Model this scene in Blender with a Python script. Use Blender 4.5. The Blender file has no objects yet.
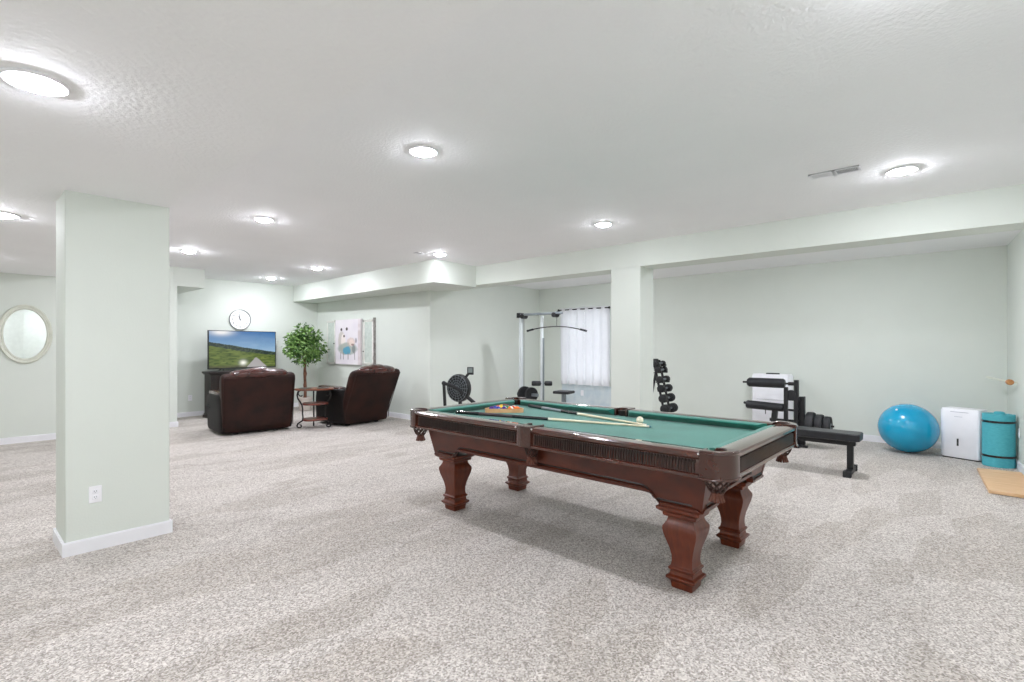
import bpy, bmesh, math, random
from mathutils import Vector, Matrix
random.seed(7)
PI = math.pi
S = bpy.context.scene
COL = S.collection

# ---------------------------------------------------------------- camera, world, exposure
CAM_H = 1.41
YAW = math.radians(41.824)
FPX = 504.7
cd = bpy.data.cameras.new('camera'); cam = bpy.data.objects.new('camera', cd); COL.objects.link(cam)
cam.location = (0, 0, CAM_H)
cam.rotation_euler = (PI/2, 0, YAW - PI/2)
cd.sensor_fit = 'HORIZONTAL'; cd.sensor_width = 36.0; cd.lens = FPX/1024*36.0
cd.shift_y = 4.7/1024; cd.clip_start = 0.02; cd.clip_end = 200
S.camera = cam
S.view_settings.view_transform = 'Standard'; S.view_settings.look = 'None'
S.view_settings.gamma = 1.0; S.view_settings.use_curve_mapping = False
S.view_settings.exposure = 0.0
w = bpy.data.worlds.new('world'); S.world = w; w.use_nodes = True
w.node_tree.nodes['Background'].inputs[0].default_value = (0.86, 0.93, 1.0, 1)
w.node_tree.nodes['Background'].inputs[1].default_value = 4.5
S.cycles.max_bounces = 14; S.cycles.diffuse_bounces = 10; S.cycles.glossy_bounces = 4
S.cycles.transparent_max_bounces = 12; S.cycles.transmission_bounces = 8
S.cycles.sample_clamp_indirect = 6.0
LAMP = 388.0            # emission of each downlight lens

# ---------------------------------------------------------------- materials
def srgb(r, g, b):
    f = lambda c: (c/255/12.92) if c/255 <= 0.04045 else ((c/255+0.055)/1.055)**2.4
    return (f(r), f(g), f(b), 1)
def mat(name, col, rough=0.5, metal=0.0, col2=None, scale=20, bump=0.0, bscale=None, stretch=None, coat=0.0, detail=3, spec=0.5, sheen=0.0, ramp=(0.35, 0.65), trans=0.0, subsurf=0.0):
    m = bpy.data.materials.new(name); m.use_nodes = True
    nt = m.node_tree; b = nt.nodes['Principled BSDF']
    b.inputs['Roughness'].default_value = rough; b.inputs['Metallic'].default_value = metal
    b.inputs['Coat Weight'].default_value = coat; b.inputs['Specular IOR Level'].default_value = spec
    b.inputs['Sheen Weight'].default_value = sheen
    b.inputs['Transmission Weight'].default_value = trans
    tc = nt.nodes.new('ShaderNodeTexCoord'); mp = nt.nodes.new('ShaderNodeMapping')
    nt.links.new(tc.outputs['Object'], mp.inputs['Vector'])
    if stretch: mp.inputs['Scale'].default_value = stretch
    n = nt.nodes.new('ShaderNodeTexNoise'); n.inputs['Scale'].default_value = scale; n.inputs['Detail'].default_value = detail
    nt.links.new(mp.outputs[0], n.inputs['Vector'])
    r = nt.nodes.new('ShaderNodeValToRGB')
    r.color_ramp.elements[0].position = ramp[0]; r.color_ramp.elements[1].position = ramp[1]
    r.color_ramp.elements[0].color = col
    r.color_ramp.elements[1].color = col2 if col2 else tuple(min(1, c*1.06) for c in col[:3]) + (1,)
    nt.links.new(n.outputs['Fac'], r.inputs[0]); nt.links.new(r.outputs[0], b.inputs['Base Color'])
    if bump:
        n2 = nt.nodes.new('ShaderNodeTexNoise'); n2.inputs['Scale'].default_value = bscale or scale; n2.inputs['Detail'].default_value = 2
        nt.links.new(mp.outputs[0], n2.inputs['Vector'])
        bp = nt.nodes.new('ShaderNodeBump'); bp.inputs['Strength'].default_value = bump; bp.inputs['Distance'].default_value = 0.01
        nt.links.new(n2.outputs['Fac'], bp.inputs['Height']); nt.links.new(bp.outputs[0], b.inputs['Normal'])
    return m
def emit(name, col, s):
    m = bpy.data.materials.new(name); m.use_nodes = True; nt = m.node_tree; nt.nodes.clear()
    e = nt.nodes.new('ShaderNodeEmission'); e.inputs[0].default_value = col; e.inputs[1].default_value = s
    o = nt.nodes.new('ShaderNodeOutputMaterial'); nt.links.new(e.outputs[0], o.inputs[0]); return m
M = {}
M['wall'] = mat('wall_paint', (0.664, 0.702, 0.650, 1), 0.75, col2=(0.676, 0.714, 0.662, 1), scale=3, bump=0.06, bscale=90)
M['ceil'] = mat('ceiling_paint', (0.885, 0.885, 0.90, 1), 0.8, col2=(0.90, 0.90, 0.915, 1), scale=2, bump=0.35, bscale=45)
M['trim'] = mat('trim_paint', (0.80, 0.80, 0.83, 1), 0.4, scale=4)
M['white_plastic'] = mat('white_plastic', (0.82, 0.82, 0.86, 1), 0.35, scale=5)
M['plate_white'] = mat('outlet_plastic', (0.83, 0.83, 0.86, 1), 0.4, scale=5)
M['slot'] = mat('dark_slot', (0.03, 0.03, 0.03, 1), 0.6)
M['wood'] = mat('mahogany', srgb(66, 23, 6), 0.36, col2=srgb(92, 35, 12), scale=6, stretch=(6, 1, 1), coat=0.12, ramp=(0.3, 0.7))
M['rail'] = mat('mahogany_rail', srgb(58, 22, 12), 0.14, col2=srgb(78, 32, 18), scale=6, stretch=(6, 1, 1), coat=1.0)
M['wood_v'] = mat('mahogany_leg', srgb(80, 29, 8), 0.38, col2=srgb(108, 44, 16), scale=6, stretch=(6, 6, 1), coat=0.1, ramp=(0.3, 0.7))
M['wood_dark'] = mat('mahogany_dark', srgb(24, 12, 8), 0.35, col2=srgb(36, 18, 12), scale=8, coat=0.3)
M['casting'] = mat('pocket_leather', srgb(58, 27, 18), 0.22, col2=srgb(64, 31, 21), scale=14, coat=0.6, bump=0.05, bscale=60)
M['net'] = mat('pocket_net', srgb(44, 22, 16), 0.55, col2=srgb(70, 36, 26), scale=30)
M['fringe'] = mat('pocket_fringe', srgb(84, 44, 32), 0.5, col2=srgb(110, 62, 46), scale=40)
M['cloth'] = mat('green_cloth', srgb(18, 108, 94), 0.95, col2=srgb(26, 118, 104), scale=4, sheen=0.25, bump=0.08, bscale=600)
M['hole'] = mat('pocket_hole', (0.01, 0.008, 0.006, 1), 0.8)
M['leather'] = mat('brown_leather', srgb(27, 11, 7), 0.55, col2=srgb(48, 21, 13), scale=3.5, coat=0.0, spec=0.3, bump=0.18, bscale=30)
M['leather_top'] = mat('shiny_leather', srgb(50, 22, 18), 0.27, col2=srgb(80, 40, 34), scale=7, coat=0.5, bump=0.45, bscale=9)
M['leather_side'] = mat('black_brown_leather', srgb(10, 8, 8), 0.6, col2=srgb(20, 14, 13), scale=4, coat=0.0, spec=0.25, bump=0.12, bscale=25)
M['black'] = mat('black_metal', srgb(18, 19, 21), 0.45, scale=10)
M['rubber'] = mat('black_rubber', srgb(20, 21, 24), 0.6, col2=srgb(30, 31, 34), scale=30)
M['vinyl'] = mat('black_vinyl', srgb(22, 23, 27), 0.4, col2=srgb(32, 33, 38), scale=12, bump=0.05, bscale=60)
M['iron'] = mat('wrought_iron', srgb(20, 14, 12), 0.5, scale=20)
M['silver'] = mat('silver_metal', srgb(212, 218, 220), 0.3, metal=0.2, scale=5)
M['grey_metal'] = mat('grey_metal', srgb(130, 138, 142), 0.4, metal=0.4, scale=5)
M['blue_ball'] = mat('blue_vinyl', srgb(0, 148, 190), 0.2, col2=srgb(6, 158, 200), scale=3, coat=0.4)
M['teal'] = mat('teal_foam', srgb(70, 166, 180), 0.7, col2=srgb(84, 180, 192), scale=30, stretch=(1, 1, 6), bump=0.2, bscale=80)
M['pine'] = mat('pale_wood', srgb(206, 166, 124), 0.5, col2=srgb(222, 186, 146), scale=5, stretch=(8, 1, 1))
M['brown_wood'] = mat('table_wood', srgb(104, 50, 28), 0.3, col2=srgb(134, 74, 44), scale=8, stretch=(1, 6, 1), coat=0.4)
M['shelf_wood'] = mat('shelf_wood', srgb(96, 44, 36), 0.3, col2=srgb(124, 66, 54), scale=8, stretch=(1, 6, 1), coat=0.4)
M['stand'] = mat('espresso_wood', srgb(30, 24, 22), 0.4, col2=srgb(42, 35, 31), scale=6, stretch=(1, 1, .2))
M['leaf'] = mat('leaf_green', srgb(40, 80, 22), 0.5, col2=srgb(128, 164, 88), scale=9, ramp=(0.38, 0.62))
M['bark'] = mat('bark', srgb(92, 58, 44), 0.8, col2=srgb(122, 82, 62), scale=20, bump=0.4)
M['pot'] = mat('pale_pot', srgb(206, 196, 188), 0.6)
M['soil'] = mat('soil', srgb(60, 44, 34), 0.9, bump=0.6)
M['mirror'] = mat('mirror_glass', (0.90, 0.93, 0.93, 1), 0.03, metal=1.0)
M['cream'] = mat('cream_paint', srgb(206, 208, 194), 0.45, col2=srgb(214, 216, 204), scale=9)
M['cream_dark'] = mat('antique_cream', srgb(186, 186, 168), 0.5, scale=9)
M['frost'] = mat('frosted_pane', srgb(188, 198, 190), 0.25, col2=srgb(206, 214, 206), scale=14)
M['distress'] = mat('distressed_paint', srgb(214, 214, 206), 0.6, col2=srgb(228, 228, 222), scale=14)
M['clock_face'] = mat('clock_face', srgb(236, 238, 238), 0.4)
M['clock_rim'] = mat('clock_rim', srgb(150, 152, 152), 0.3, metal=0.6)
M['ink'] = mat('ink', srgb(50, 50, 52), 0.6)
M['cue_cream'] = mat('cue_maple', srgb(232, 218, 186), 0.3, col2=srgb(240, 228, 200), scale=6, coat=0.3)
M['cue_black'] = mat('cue_black', srgb(22, 22, 26), 0.2, coat=0.6)
M['cue_wrap'] = mat('cue_wrap', srgb(66, 52, 56), 0.6, scale=60)
M['ivory'] = mat('ivory_white', srgb(238, 232, 214), 0.15, coat=0.6)
M['chalk'] = mat('cue_tip', srgb(70, 120, 130), 0.8)
M['rackwood'] = mat('rack_wood', srgb(212, 160, 112), 0.4, col2=srgb(226, 178, 130), scale=10, coat=0.2)
M['spill_blue'] = mat('painted_daylight_blue', srgb(196, 210, 218), 0.4, col2=srgb(212, 222, 226), scale=6)  # bluish daylight below the curtains, put into the colour
LAMP_COL = (0.93, 0.94, 1.015, 1)
def lens_mat(k):
    n = 'downlight_lens_%d' % round(k*100)
    return bpy.data.materials.get(n) or emit(n, LAMP_COL, LAMP*k)
M['monitor'] = mat('monitor_face', srgb(120, 130, 128), 0.3)
# carpet: cut pile, flecked, with vacuum strokes as wedge-shaped nap patches
def carpet():
    m = bpy.data.materials.new('carpet'); m.use_nodes = True; nt = m.node_tree; L = nt.links
    b = nt.nodes['Principled BSDF']; b.inputs['Roughness'].default_value = 0.95; b.inputs['Specular IOR Level'].default_value = 0.1
    b.inputs['Sheen Weight'].default_value = 0.15
    tc = nt.nodes.new('ShaderNodeTexCoord')
    def noise(scale, detail=2, rot=0, st=(1, 1, 1), dist=0):
        mp = nt.nodes.new('ShaderNodeMapping'); mp.inputs['Rotation'].default_value = (0, 0, rot); mp.inputs['Scale'].default_value = st
        L.new(tc.outputs['Object'], mp.inputs[0])
        n = nt.nodes.new('ShaderNodeTexNoise'); n.inputs['Scale'].default_value = scale; n.inputs['Detail'].default_value = detail
        n.inputs['Distortion'].default_value = dist
        L.new(mp.outputs[0], n.inputs['Vector']); return n
    def mix(f, a, c, t='MIX'):
        x = nt.nodes.new('ShaderNodeMix'); x.data_type = 'RGBA'; x.blend_type = t
        if isinstance(f, float): x.inputs[0].default_value = f
        else: L.new(f, x.inputs[0])
        for s, v in ((6, a), (7, c)):
            if isinstance(v, tuple): x.inputs[s].default_value = v
            else: L.new(v, x.inputs[s])
        return x.outputs[2]
    def ramp(o, p0, p1):
        r = nt.nodes.new('ShaderNodeMapRange'); r.inputs[1].default_value = p0; r.inputs[2].default_value = p1
        L.new(o, r.inputs[0]); return r.outputs[0]
    tv = nt.nodes.new('ShaderNodeTexVoronoi'); tv.inputs['Scale'].default_value = 125
    L.new(tc.outputs['Object'], tv.inputs['Vector'])
    ts = nt.nodes.new('ShaderNodeSeparateColor'); L.new(tv.outputs['Color'], ts.inputs[0])
    tuft = mix(ramp(ts.outputs[0], 0.0, 1.0), srgb(142, 134, 128), srgb(220, 214, 208))
    base = mix(ramp(noise(60, 3).outputs['Fac'], 0.42, 0.58), mix(1.0, tuft, (0.90, 0.89, 0.88, 1), 'MULTIPLY'), tuft)
    # vacuum strokes: hard-edged long wedges in two directions
    v1 = nt.nodes.new('ShaderNodeTexVoronoi'); v1.inputs['Scale'].default_value = 1.0
    mp = nt.nodes.new('ShaderNodeMapping'); mp.inputs['Rotation'].default_value = (0, 0, 0.25); mp.inputs['Scale'].default_value = (1.1, 4.6, 1)
    L.new(tc.outputs['Object'], mp.inputs[0]); L.new(mp.outputs[0], v1.inputs['Vector'])
    sep = nt.nodes.new('ShaderNodeSeparateColor'); L.new(v1.outputs['Color'], sep.inputs[0])
    v2 = nt.nodes.new('ShaderNodeTexVoronoi'); v2.inputs['Scale'].default_value = 1.0
    mp2 = nt.nodes.new('ShaderNodeMapping'); mp2.inputs['Rotation'].default_value = (0, 0, -1.1); mp2.inputs['Scale'].default_value = (0.9, 3.4, 1)
    L.new(tc.outputs['Object'], mp2.inputs[0]); L.new(mp2.outputs[0], v2.inputs['Vector'])
    sep2 = nt.nodes.new('ShaderNodeSeparateColor'); L.new(v2.outputs['Color'], sep2.inputs[0])
    f1 = ramp(sep.outputs[0], 0.60, 0.64); f2 = ramp(sep2.outputs[1], 0.6, 0.66)
    c = mix(f1, base, mix(1.0, base, (0.885, 0.875, 0.86, 1), 'MULTIPLY'))
    c2 = mix(f2, c, mix(1.0, c, (1.05, 1.05, 1.05, 1), 'MULTIPLY'))
    c3 = mix(ramp(noise(1.6, 4, 0.4, (1, 2, 1)).outputs['Fac'], 0.45, 0.7), c2, mix(1.0, c2, (0.94, 0.93, 0.92, 1), 'MULTIPLY'))
    L.new(c3, b.inputs['Base Color'])
    bp = nt.nodes.new('ShaderNodeBump'); bp.inputs['Strength'].default_value = 0.12; bp.inputs['Distance'].default_value = 0.006
    L.new(noise(210, 2).outputs['Fac'], bp.inputs['Height']); L.new(bp.outputs[0], b.inputs['Normal'])
    return m
M['carpet'] = carpet()
def curtain_mat():
    m = bpy.data.materials.new('sheer_curtain'); m.use_nodes = True; nt = m.node_tree; L = nt.links; nt.nodes.clear()
    d = nt.nodes.new('ShaderNodeBsdfDiffuse'); t = nt.nodes.new('ShaderNodeBsdfTranslucent'); x = nt.nodes.new('ShaderNodeMixShader')
    n = nt.nodes.new('ShaderNodeTexNoise'); n.inputs['Scale'].default_value = 6
    tc = nt.nodes.new('ShaderNodeTexCoord'); L.new(tc.outputs['Object'], n.inputs['Vector'])
    r = nt.nodes.new('ShaderNodeValToRGB'); r.color_ramp.elements[0].color = (0.86, 0.86, 0.88, 1); r.color_ramp.elements[1].color = (0.92, 0.92, 0.93, 1)
    L.new(n.outputs['Fac'], r.inputs[0]); L.new(r.outputs[0], d.inputs[0]); L.new(r.outputs[0], t.inputs[0])
    x.inputs[0].default_value = 0.5
    L.new(d.outputs[0], x.inputs[1]); L.new(t.outputs[0], x.inputs[2])
    o = nt.nodes.new('ShaderNodeOutputMaterial'); L.new(x.outputs[0], o.inputs[0]); return m
M['curtain'] = curtain_mat()
def attr_mat(name, emission):
    m = bpy.data.materials.new(name); m.use_nodes = True; nt = m.node_tree; b = nt.nodes['Principled BSDF']
    a = nt.nodes.new('ShaderNodeAttribute'); a.attribute_name = 'picture'
    if emission:
        b.inputs['Base Color'].default_value = (0.01, 0.01, 0.01, 1); b.inputs['Roughness'].default_value = 0.15
        nt.links.new(a.outputs['Color'], b.inputs['Emission Color']); b.inputs['Emission Strength'].default_value = emission
    else:
        nt.links.new(a.outputs['Color'], b.inputs['Base Color']); b.inputs['Roughness'].default_value = 0.7
    return m
M['screen'] = attr_mat('television_picture', 1.0)
M['painting'] = attr_mat('canvas_paint', 0)

# ---------------------------------------------------------------- mesh helpers
class MB:
    def __init__(s): s.v = []; s.f = []; s.mi = []; s.m = 0; s.X = Matrix.Identity(4)
    def add(s, vs, fs):
        o = len(s.v); s.v += [tuple(s.X @ Vector(p)) for p in vs]
        s.f += [tuple(i + o for i in q) for q in fs]; s.mi += [s.m]*len(fs)
    def box(s, c, d, rz=0, R=None):
        R = R or Matrix.Rotation(rz, 3, 'Z'); c = Vector(c)
        vs = [c + R @ Vector((sx*d[0]/2, sy*d[1]/2, sz*d[2]/2)) for sx in (-1, 1) for sy in (-1, 1) for sz in (-1, 1)]
        s.add(vs, [(0, 1, 3, 2), (4, 6, 7, 5), (0, 4, 5, 1), (2, 3, 7, 6), (0, 2, 6, 4), (1, 5, 7, 3)])
    def b(s, x0, x1, y0, y1, z0, z1): s.box(((x0+x1)/2, (y0+y1)/2, (z0+z1)/2), (x1-x0, y1-y0, z1-z0))
    def rings(s, rs, cap=True, closed=False):
        n = len(rs[0]); vs = [p for r in rs for p in r]; fs = []
        m = len(rs)
        for i in range(m if closed else m-1):
            a = i*n; b = ((i+1) % m)*n
            for j in range(n): k = (j+1) % n; fs.append((a+j, a+k, b+k, b+j))
        if cap and not closed: fs.append(tuple(range(n-1, -1, -1))); fs.append(tuple(range((m-1)*n, m*n)))
        s.add(vs, fs)
    def cyl(s, p0, p1, r0, r1=None, n=16): s.tube([p0, p1], r0, n, r1)
    def tube(s, path, r, n=8, r1=None, closed=False):
        path = [Vector(p) for p in path]; m = len(path); rs = []
        t0 = (path[1]-path[0]).normalized(); up = Vector((0, 0, 1)) if abs(t0.z) < 0.9 else Vector((1, 0, 0))
        u = t0.cross(up).normalized()
        for i, p in enumerate(path):
            if closed: t = (path[(i+1) % m]-path[i-1]).normalized()
            else: t = (path[min(i+1, m-1)]-path[max(i-1, 0)]).normalized()
            u = (u - t*u.dot(t)).normalized(); v = t.cross(u)
            rr = r[i] if isinstance(r, (list, tuple)) else (r if r1 is None else r + (r1-r)*i/(m-1))
            rs.append([p + (u*math.cos(2*PI*k/n) + v*math.sin(2*PI*k/n))*rr for k in range(n)])
        s.rings(rs, True, closed)
    def lathe(s, prof, c=(0, 0, 0), n=32, axis='Z', cap=True):
        rs = []
        for r, z in prof:
            ring = []
            for k in range(n):
                a = 2*PI*k/n; p = (r*math.cos(a), r*math.sin(a), z)
                if axis == 'X': p = (p[2], p[0], p[1])
                if axis == 'Y': p = (p[1], p[2], p[0])
                ring.append(Vector(c)+Vector(p))
            rs.append(ring)
        s.rings(rs, cap)
    def prism(s, poly, z0, z1, fn=None):
        fn = fn or (lambda a, b, z: (a, b, z)); n = len(poly)
        vs = [fn(a, b, z0) for a, b in poly] + [fn(a, b, z1) for a, b in poly]
        s.add(vs, [tuple(range(n-1, -1, -1)), tuple(range(n, 2*n))] + [(i, (i+1) % n, (i+1) % n+n, i+n) for i in range(n)])
    def loft(s, secs, n=24):      # (cx, cy, cz, hx, hy, exponent[, tilt]) superellipses stacked
        rs = []
        for q in secs:
            cx, cy, cz, hx, hy, e = q[:6]; tilt = q[6] if len(q) > 6 else 0; ring = []
            for k in range(n):
                a = 2*PI*k/n; ca, sa = math.cos(a), math.sin(a)
                x = hx*math.copysign(abs(ca)**(2/e), ca); y = hy*math.copysign(abs(sa)**(2/e), sa)
                ring.append((cx+x, cy+y, cz+y*tilt))
            rs.append(ring)
        s.rings(rs)
    def sphere(s, c, r, n=20, m=12, sq=(1, 1, 1)):
        prof = []
        for i in range(m+1):
            a = -PI/2 + PI*i/m; prof.append((max(1e-4, math.cos(a))*r, math.sin(a)*r))
        rs = [[(c[0]+q*math.cos(2*PI*k/n)*sq[0], c[1]+q*math.sin(2*PI*k/n)*sq[1], c[2]+z*sq[2]) for k in range(n)] for q, z in prof]
        s.rings(rs)
    def build(s, name, mats, parent=None, bevel=0, seg=2, smooth=35, sub=0):
        me = bpy.data.meshes.new(name); me.from_pydata(s.v, [], s.f); me.validate()
        bm = bmesh.new(); bm.from_mesh(me); bmesh.ops.recalc_face_normals(bm, faces=bm.faces); bm.to_mesh(me); bm.free()
        if not isinstance(mats, (list, tuple)): mats = [mats]
        for m_ in mats: me.materials.append(m_)
        if len(mats) > 1:
            for p, i in zip(me.polygons, s.mi): p.material_index = i
        for p in me.polygons: p.use_smooth = True
        me.set_sharp_from_angle(angle=math.radians(smooth))
        o = bpy.data.objects.new(name, me); COL.objects.link(o)
        if parent: o.parent = parent
        if bevel:
            md = o.modifiers.new('bevel', 'BEVEL'); md.width = bevel; md.segments = seg; md.limit_method = 'ANGLE'; md.angle_limit = math.radians(40)
        if sub:
            md = o.modifiers.new('sub', 'SUBSURF'); md.levels = sub; md.render_levels = sub
        return o
def tag(o, label=None, cat=None, group=None, kind=None):
    if label: o['label'] = label
    if cat: o['category'] = cat
    if group: o['group'] = group
    if kind: o['kind'] = kind
    return o
def thing(name, label, cat, loc=(0, 0, 0), rz=0, group=None):
    o = bpy.data.objects.new(name, None); COL.objects.link(o); o.empty_display_size = 0.1
    o.location = loc; o.rotation_euler = (0, 0, rz); return tag(o, label, cat, group)
def struct(name, mb, m, bevel=0, parent=None):
    o = mb.build(name, m, parent, bevel)
    if not parent: o['kind'] = 'structure'
    return o
def copy_tree(o, parent=None):
    c = o.copy(); COL.objects.link(c)
    if parent: c.parent = parent
    for ch in list(o.children): copy_tree(ch, c)
    return c
Fv = Vector((math.cos(YAW), math.sin(YAW), 0)); Rv = Vector((math.sin(YAW), -math.cos(YAW), 0))

# ---------------------------------------------------------------- the setting
LOW, HIGH, GYM = 2.45, 2.78, 2.70
XC = 1.117                      # edge of the low ceiling
XB, TB = 6.07, 0.38             # beam plane and thickness
ZB = 2.455
YB, YM = 11.5, 10.2             # wall behind the television, wall with the mirror
XA, YG = 5.88, 7.27             # wall with the pictures, side wall of the gym bay
XD = 9.07                       # far wall of the gym bay
XL, YS = -1.8, -0.62            # walls out of view
def yr(x): return -0.47 - (8.17-x)*0.059

m = MB(); m.b(XL-.2, XD+.3, YS-.6, YB+.3, -.1, 0); struct('floor', m, M['carpet'])
m = MB(); m.b(XC, XB+.2, YS-.3, YB+.3, HIGH, HIGH+.15); struct('ceiling', m, M['ceil'])
m = MB(); m.b(XL-.2, XC, YS-.3, YM+.1, LOW, HIGH+.15); struct('ceiling_low', m, M['ceil'])
m = MB(); m.b(2.6, 3.09, YM-.003, YB+.1, ZB-.005, HIGH+.05); struct('ceiling_box_back', m, M['wall'])
m = MB(); m.b(XB+TB-.01, XD+.2, yr(XB)-.4, YG+.1, GYM, GYM+.15); struct('ceiling_gym', m, M['ceil'])
m = MB(); m.b(2.66, XA+.1, YB, YB+.15, 0, HIGH+.1); struct('wall_back', m, M['wall'])
m = MB(); m.b(XL-.1, 2.66, YM, YM+.15, 0, HIGH); m.b(2.56, 2.66, YM+.1, YB+.1, 0, HIGH); struct('wall_mirror', m, M['wall'])
m = MB(); m.b(XL-.15, XL, YS-.3, YM+.1, 0, HIGH); struct('wall_left', m, M['wall'])
m = MB(); m.b(XL-.1, XB-.05, YS-.15, YS, 0, HIGH+.1); struct('wall_behind_camera', m, M['wall'])
m = MB(); m.prism([(5.7, yr(5.7)), (XD+.15, yr(XD+.15)), (XD+.15, yr(XD)-.2), (5.7, yr(5.7)-.2)], 0, HIGH+.1); struct('wall_right', m, M['wall'])
m = MB(); m.prism([(XA, YG+.15), (XB+TB, YG+.15), (XB+TB, YB+.1), (XA, YB+.1)], 0, HIGH+.05)
struct('wall_pictures', m, M['wall'])
m = MB(); m.b(XA, XD+.15, YG, YG+.15, 0, HIGH); struct('wall_gym', m, M['wall'])
# far wall with its window opening
WY0, WY1, WZ0, WZ1 = 5.42, 6.58, 0.64, 2.17
m = MB()
m.b(XD, XD+.16, yr(XD)-.1, WY0, 0, HIGH); m.b(XD, XD+.16, WY1, YG+.1, 0, HIGH)
m.b(XD, XD+.16, WY0, WY1, 0, WZ0); m.b(XD, XD+.16, WY0, WY1, WZ1, HIGH); struct('wall_far', m, M['wall'])
m = MB()
for a in (WY0+.02, WY1-.02, (WY0+WY1)/2): m.b(XD+.05, XD+.1, a-.025, a+.025, WZ0, WZ1)
for a in (WZ0+.02, WZ1-.02, (WZ0+WZ1)/2): m.b(XD+.05, XD+.1, WY0, WY1, a-.022, a+.022)
win = struct('window_1', m, M['trim'])
g = MB(); g.b(XD+.07, XD+.076, WY0+.03, WY1-.03, WZ0+.03, WZ1-.03)
gm = mat('window_glass', (1, 1, 1, 1), 0.0, trans=1.0); g.build('window_pane', gm, win)
# beam, pillar of the beam, dropped soffit box
m = MB(); m.b(XB, XB+TB, YS-.2, YG, ZB, HIGH+.1); struct('ceiling_beam', m, M['wall'])
m = MB(); m.b(XB, XB+TB, 3.17, 3.61, 0, ZB+.01); struct('wall_pillar', m, M['wall'], 0.006)
ZS = 2.42
m = MB(); m.prism([(5.13, 6.24), (XB+.01, 6.27), (XB+.01, YG), (XA+.02, YG), (XA+.02, YB+.05), (5.30, YB+.05)], ZS, HIGH+.02); struct('ceiling_soffit', m, M['wall'])
# column with the wall plate near the camera
CX0, CX1, CY0, CY1 = 0.52, XC, 4.469, 4.89
m = MB(); m.b(CX0, CX1, CY0, CY1, 0, LOW+.02); struct('wall_column', m, M['wall'], 0.008)
# baseboards
def base(name, segs):
    m = MB()
    for (x0, y0, x1, y1, nx, ny) in segs:
        L = math.hypot(x1-x0, y1-y0); c = ((x0+x1)/2+nx*.0075, (y0+y1)/2+ny*.0075)
        a = math.atan2(y1-y0, x1-x0)
        m.box((c[0], c[1], .043), (L, .015, .086), a); m.box((c[0]-nx*.002, c[1]-ny*.002, .089), (L, .009, .008), a)
    return struct(name, m, M['trim'])
base('baseboard_back', [(2.66, YB, XA, YB, 0, -1)])
base('baseboard_mirror', [(XL, YM, 2.675, YM, 0, -1), (2.66, YM, 2.66, YB, 1, 0)])
base('baseboard_pictures', [(XA, YG-.015, XA, YB, -1, 0), (XA-.015, YG, XB+TB, YG, 0, -1)])
base('baseboard_gym', [(XB+TB, YG, XD, YG, 0, -1)])
base('baseboard_far', [(XD, yr(XD), XD, YG, -1, 0)])
base('baseboard_right', [(XB, yr(XB), XD, yr(XD), 0, 1)])
base('baseboard_column', [(CX0-.015, CY0, CX1+.015, CY0, 0, -1), (CX0-.015, CY1, CX1+.015, CY1, 0, 1), (CX0, CY0, CX0, CY1, -1, 0), (CX1, CY0, CX1, CY1, 1, 0)])
base('baseboard_pillar', [(XB-.015, 3.17, XB+TB+.015, 3.17, 0, -1), (XB-.015, 3.61, XB+TB+.015, 3.61, 0, 1), (XB, 3.17, XB, 3.61, -1, 0), (XB+TB, 3.17, XB+TB, 3.61, 1, 0)])

# ---------------------------------------------------------------- downlights and vents
m = MB(); m.lathe([(.072, 0), (.103, 0), (.103, -.005), (.097, -.012), (.078, -.010), (.074, -.004)], n=40)
ring_me = m.build('trim_ring', M['trim']); 
m = MB(); m.lathe([(.001, -.031), (.03, -.030), (.055, -.024), (.068, -.015), (.0735, -.003), (.0735, -.001)], n=40)
lens_me = m.build('lens', lens_mat(1.0))
spots = [((.23, 2.72, LOW), 'round recessed downlight on the low ceiling, nearest above the column'),
 ((.29, 5.65, LOW), 'round recessed downlight on the low ceiling between the column and the oval mirror'),
 ((2.23, 2.83, HIGH), 'round recessed downlight in the high ceiling between column and pool table'),
 ((2.28, 5.64, HIGH), 'round recessed downlight in the high ceiling beyond the column, before the recliners'),
 ((2.32, 8.35, HIGH), 'round recessed downlight beside the column top near the far ceiling box'),
 ((4.92, 3.02, HIGH), 'round recessed downlight by the beam in front of the square pillar'),
 ((4.96, .36, HIGH), 'round recessed downlight next to the long ceiling vent'),
 ((4.90, 5.83, HIGH), 'round recessed downlight at the corner of the dropped soffit'),
 ((4.34, 8.50, HIGH), 'round recessed downlight above the two recliners'),
 ((4.36, 10.44, HIGH), 'round recessed downlight nearest the television wall and clock'),
 ((2.24, .10, HIGH), 'added unseen downlight overhead behind the camera side'), ((.25, -.1, LOW), 'added unseen downlight on the low ceiling directly over the camera'),  # lamps from here on are added out of view to light the room
 ((-1.1, 3.2, LOW), 'added unseen downlight on the low ceiling beside the column, near the side wall'), ((-1.1, 7.5, LOW), 'added unseen downlight on the low ceiling near the mirror wall corner'), ((.29, 8.5, LOW), 'added unseen downlight just before the oval mirror'),
 ((6.95, 1.2, GYM), 'added hidden downlight over the flat bench behind the beam'), ((6.95, 5.0, GYM), 'added hidden downlight over the cable tower behind the beam')]  # bay lamps added behind the beam, out of sight, as fill
POWER = [.75, .9, .7, 1.2, 2.0, .85, 1.3, 1.1, 1.6, 1.7, 1.6, 1.4, .8, .35, .35, 1.9, 1.8]
for i, (p, lab) in enumerate(spots):
    t = thing('ceiling_downlight', lab, 'ceiling light', p, 0, 'recessed ceiling downlights')
    if i == 0: ring_me.parent = t; lens_me.parent = t
    else:
        for q in (ring_me, lens_me):
            c = q.copy(); COL.objects.link(c); c.parent = t
            if q is lens_me: c.material_slots[0].link = 'OBJECT'; c.material_slots[0].material = lens_mat(POWER[i])
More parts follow.
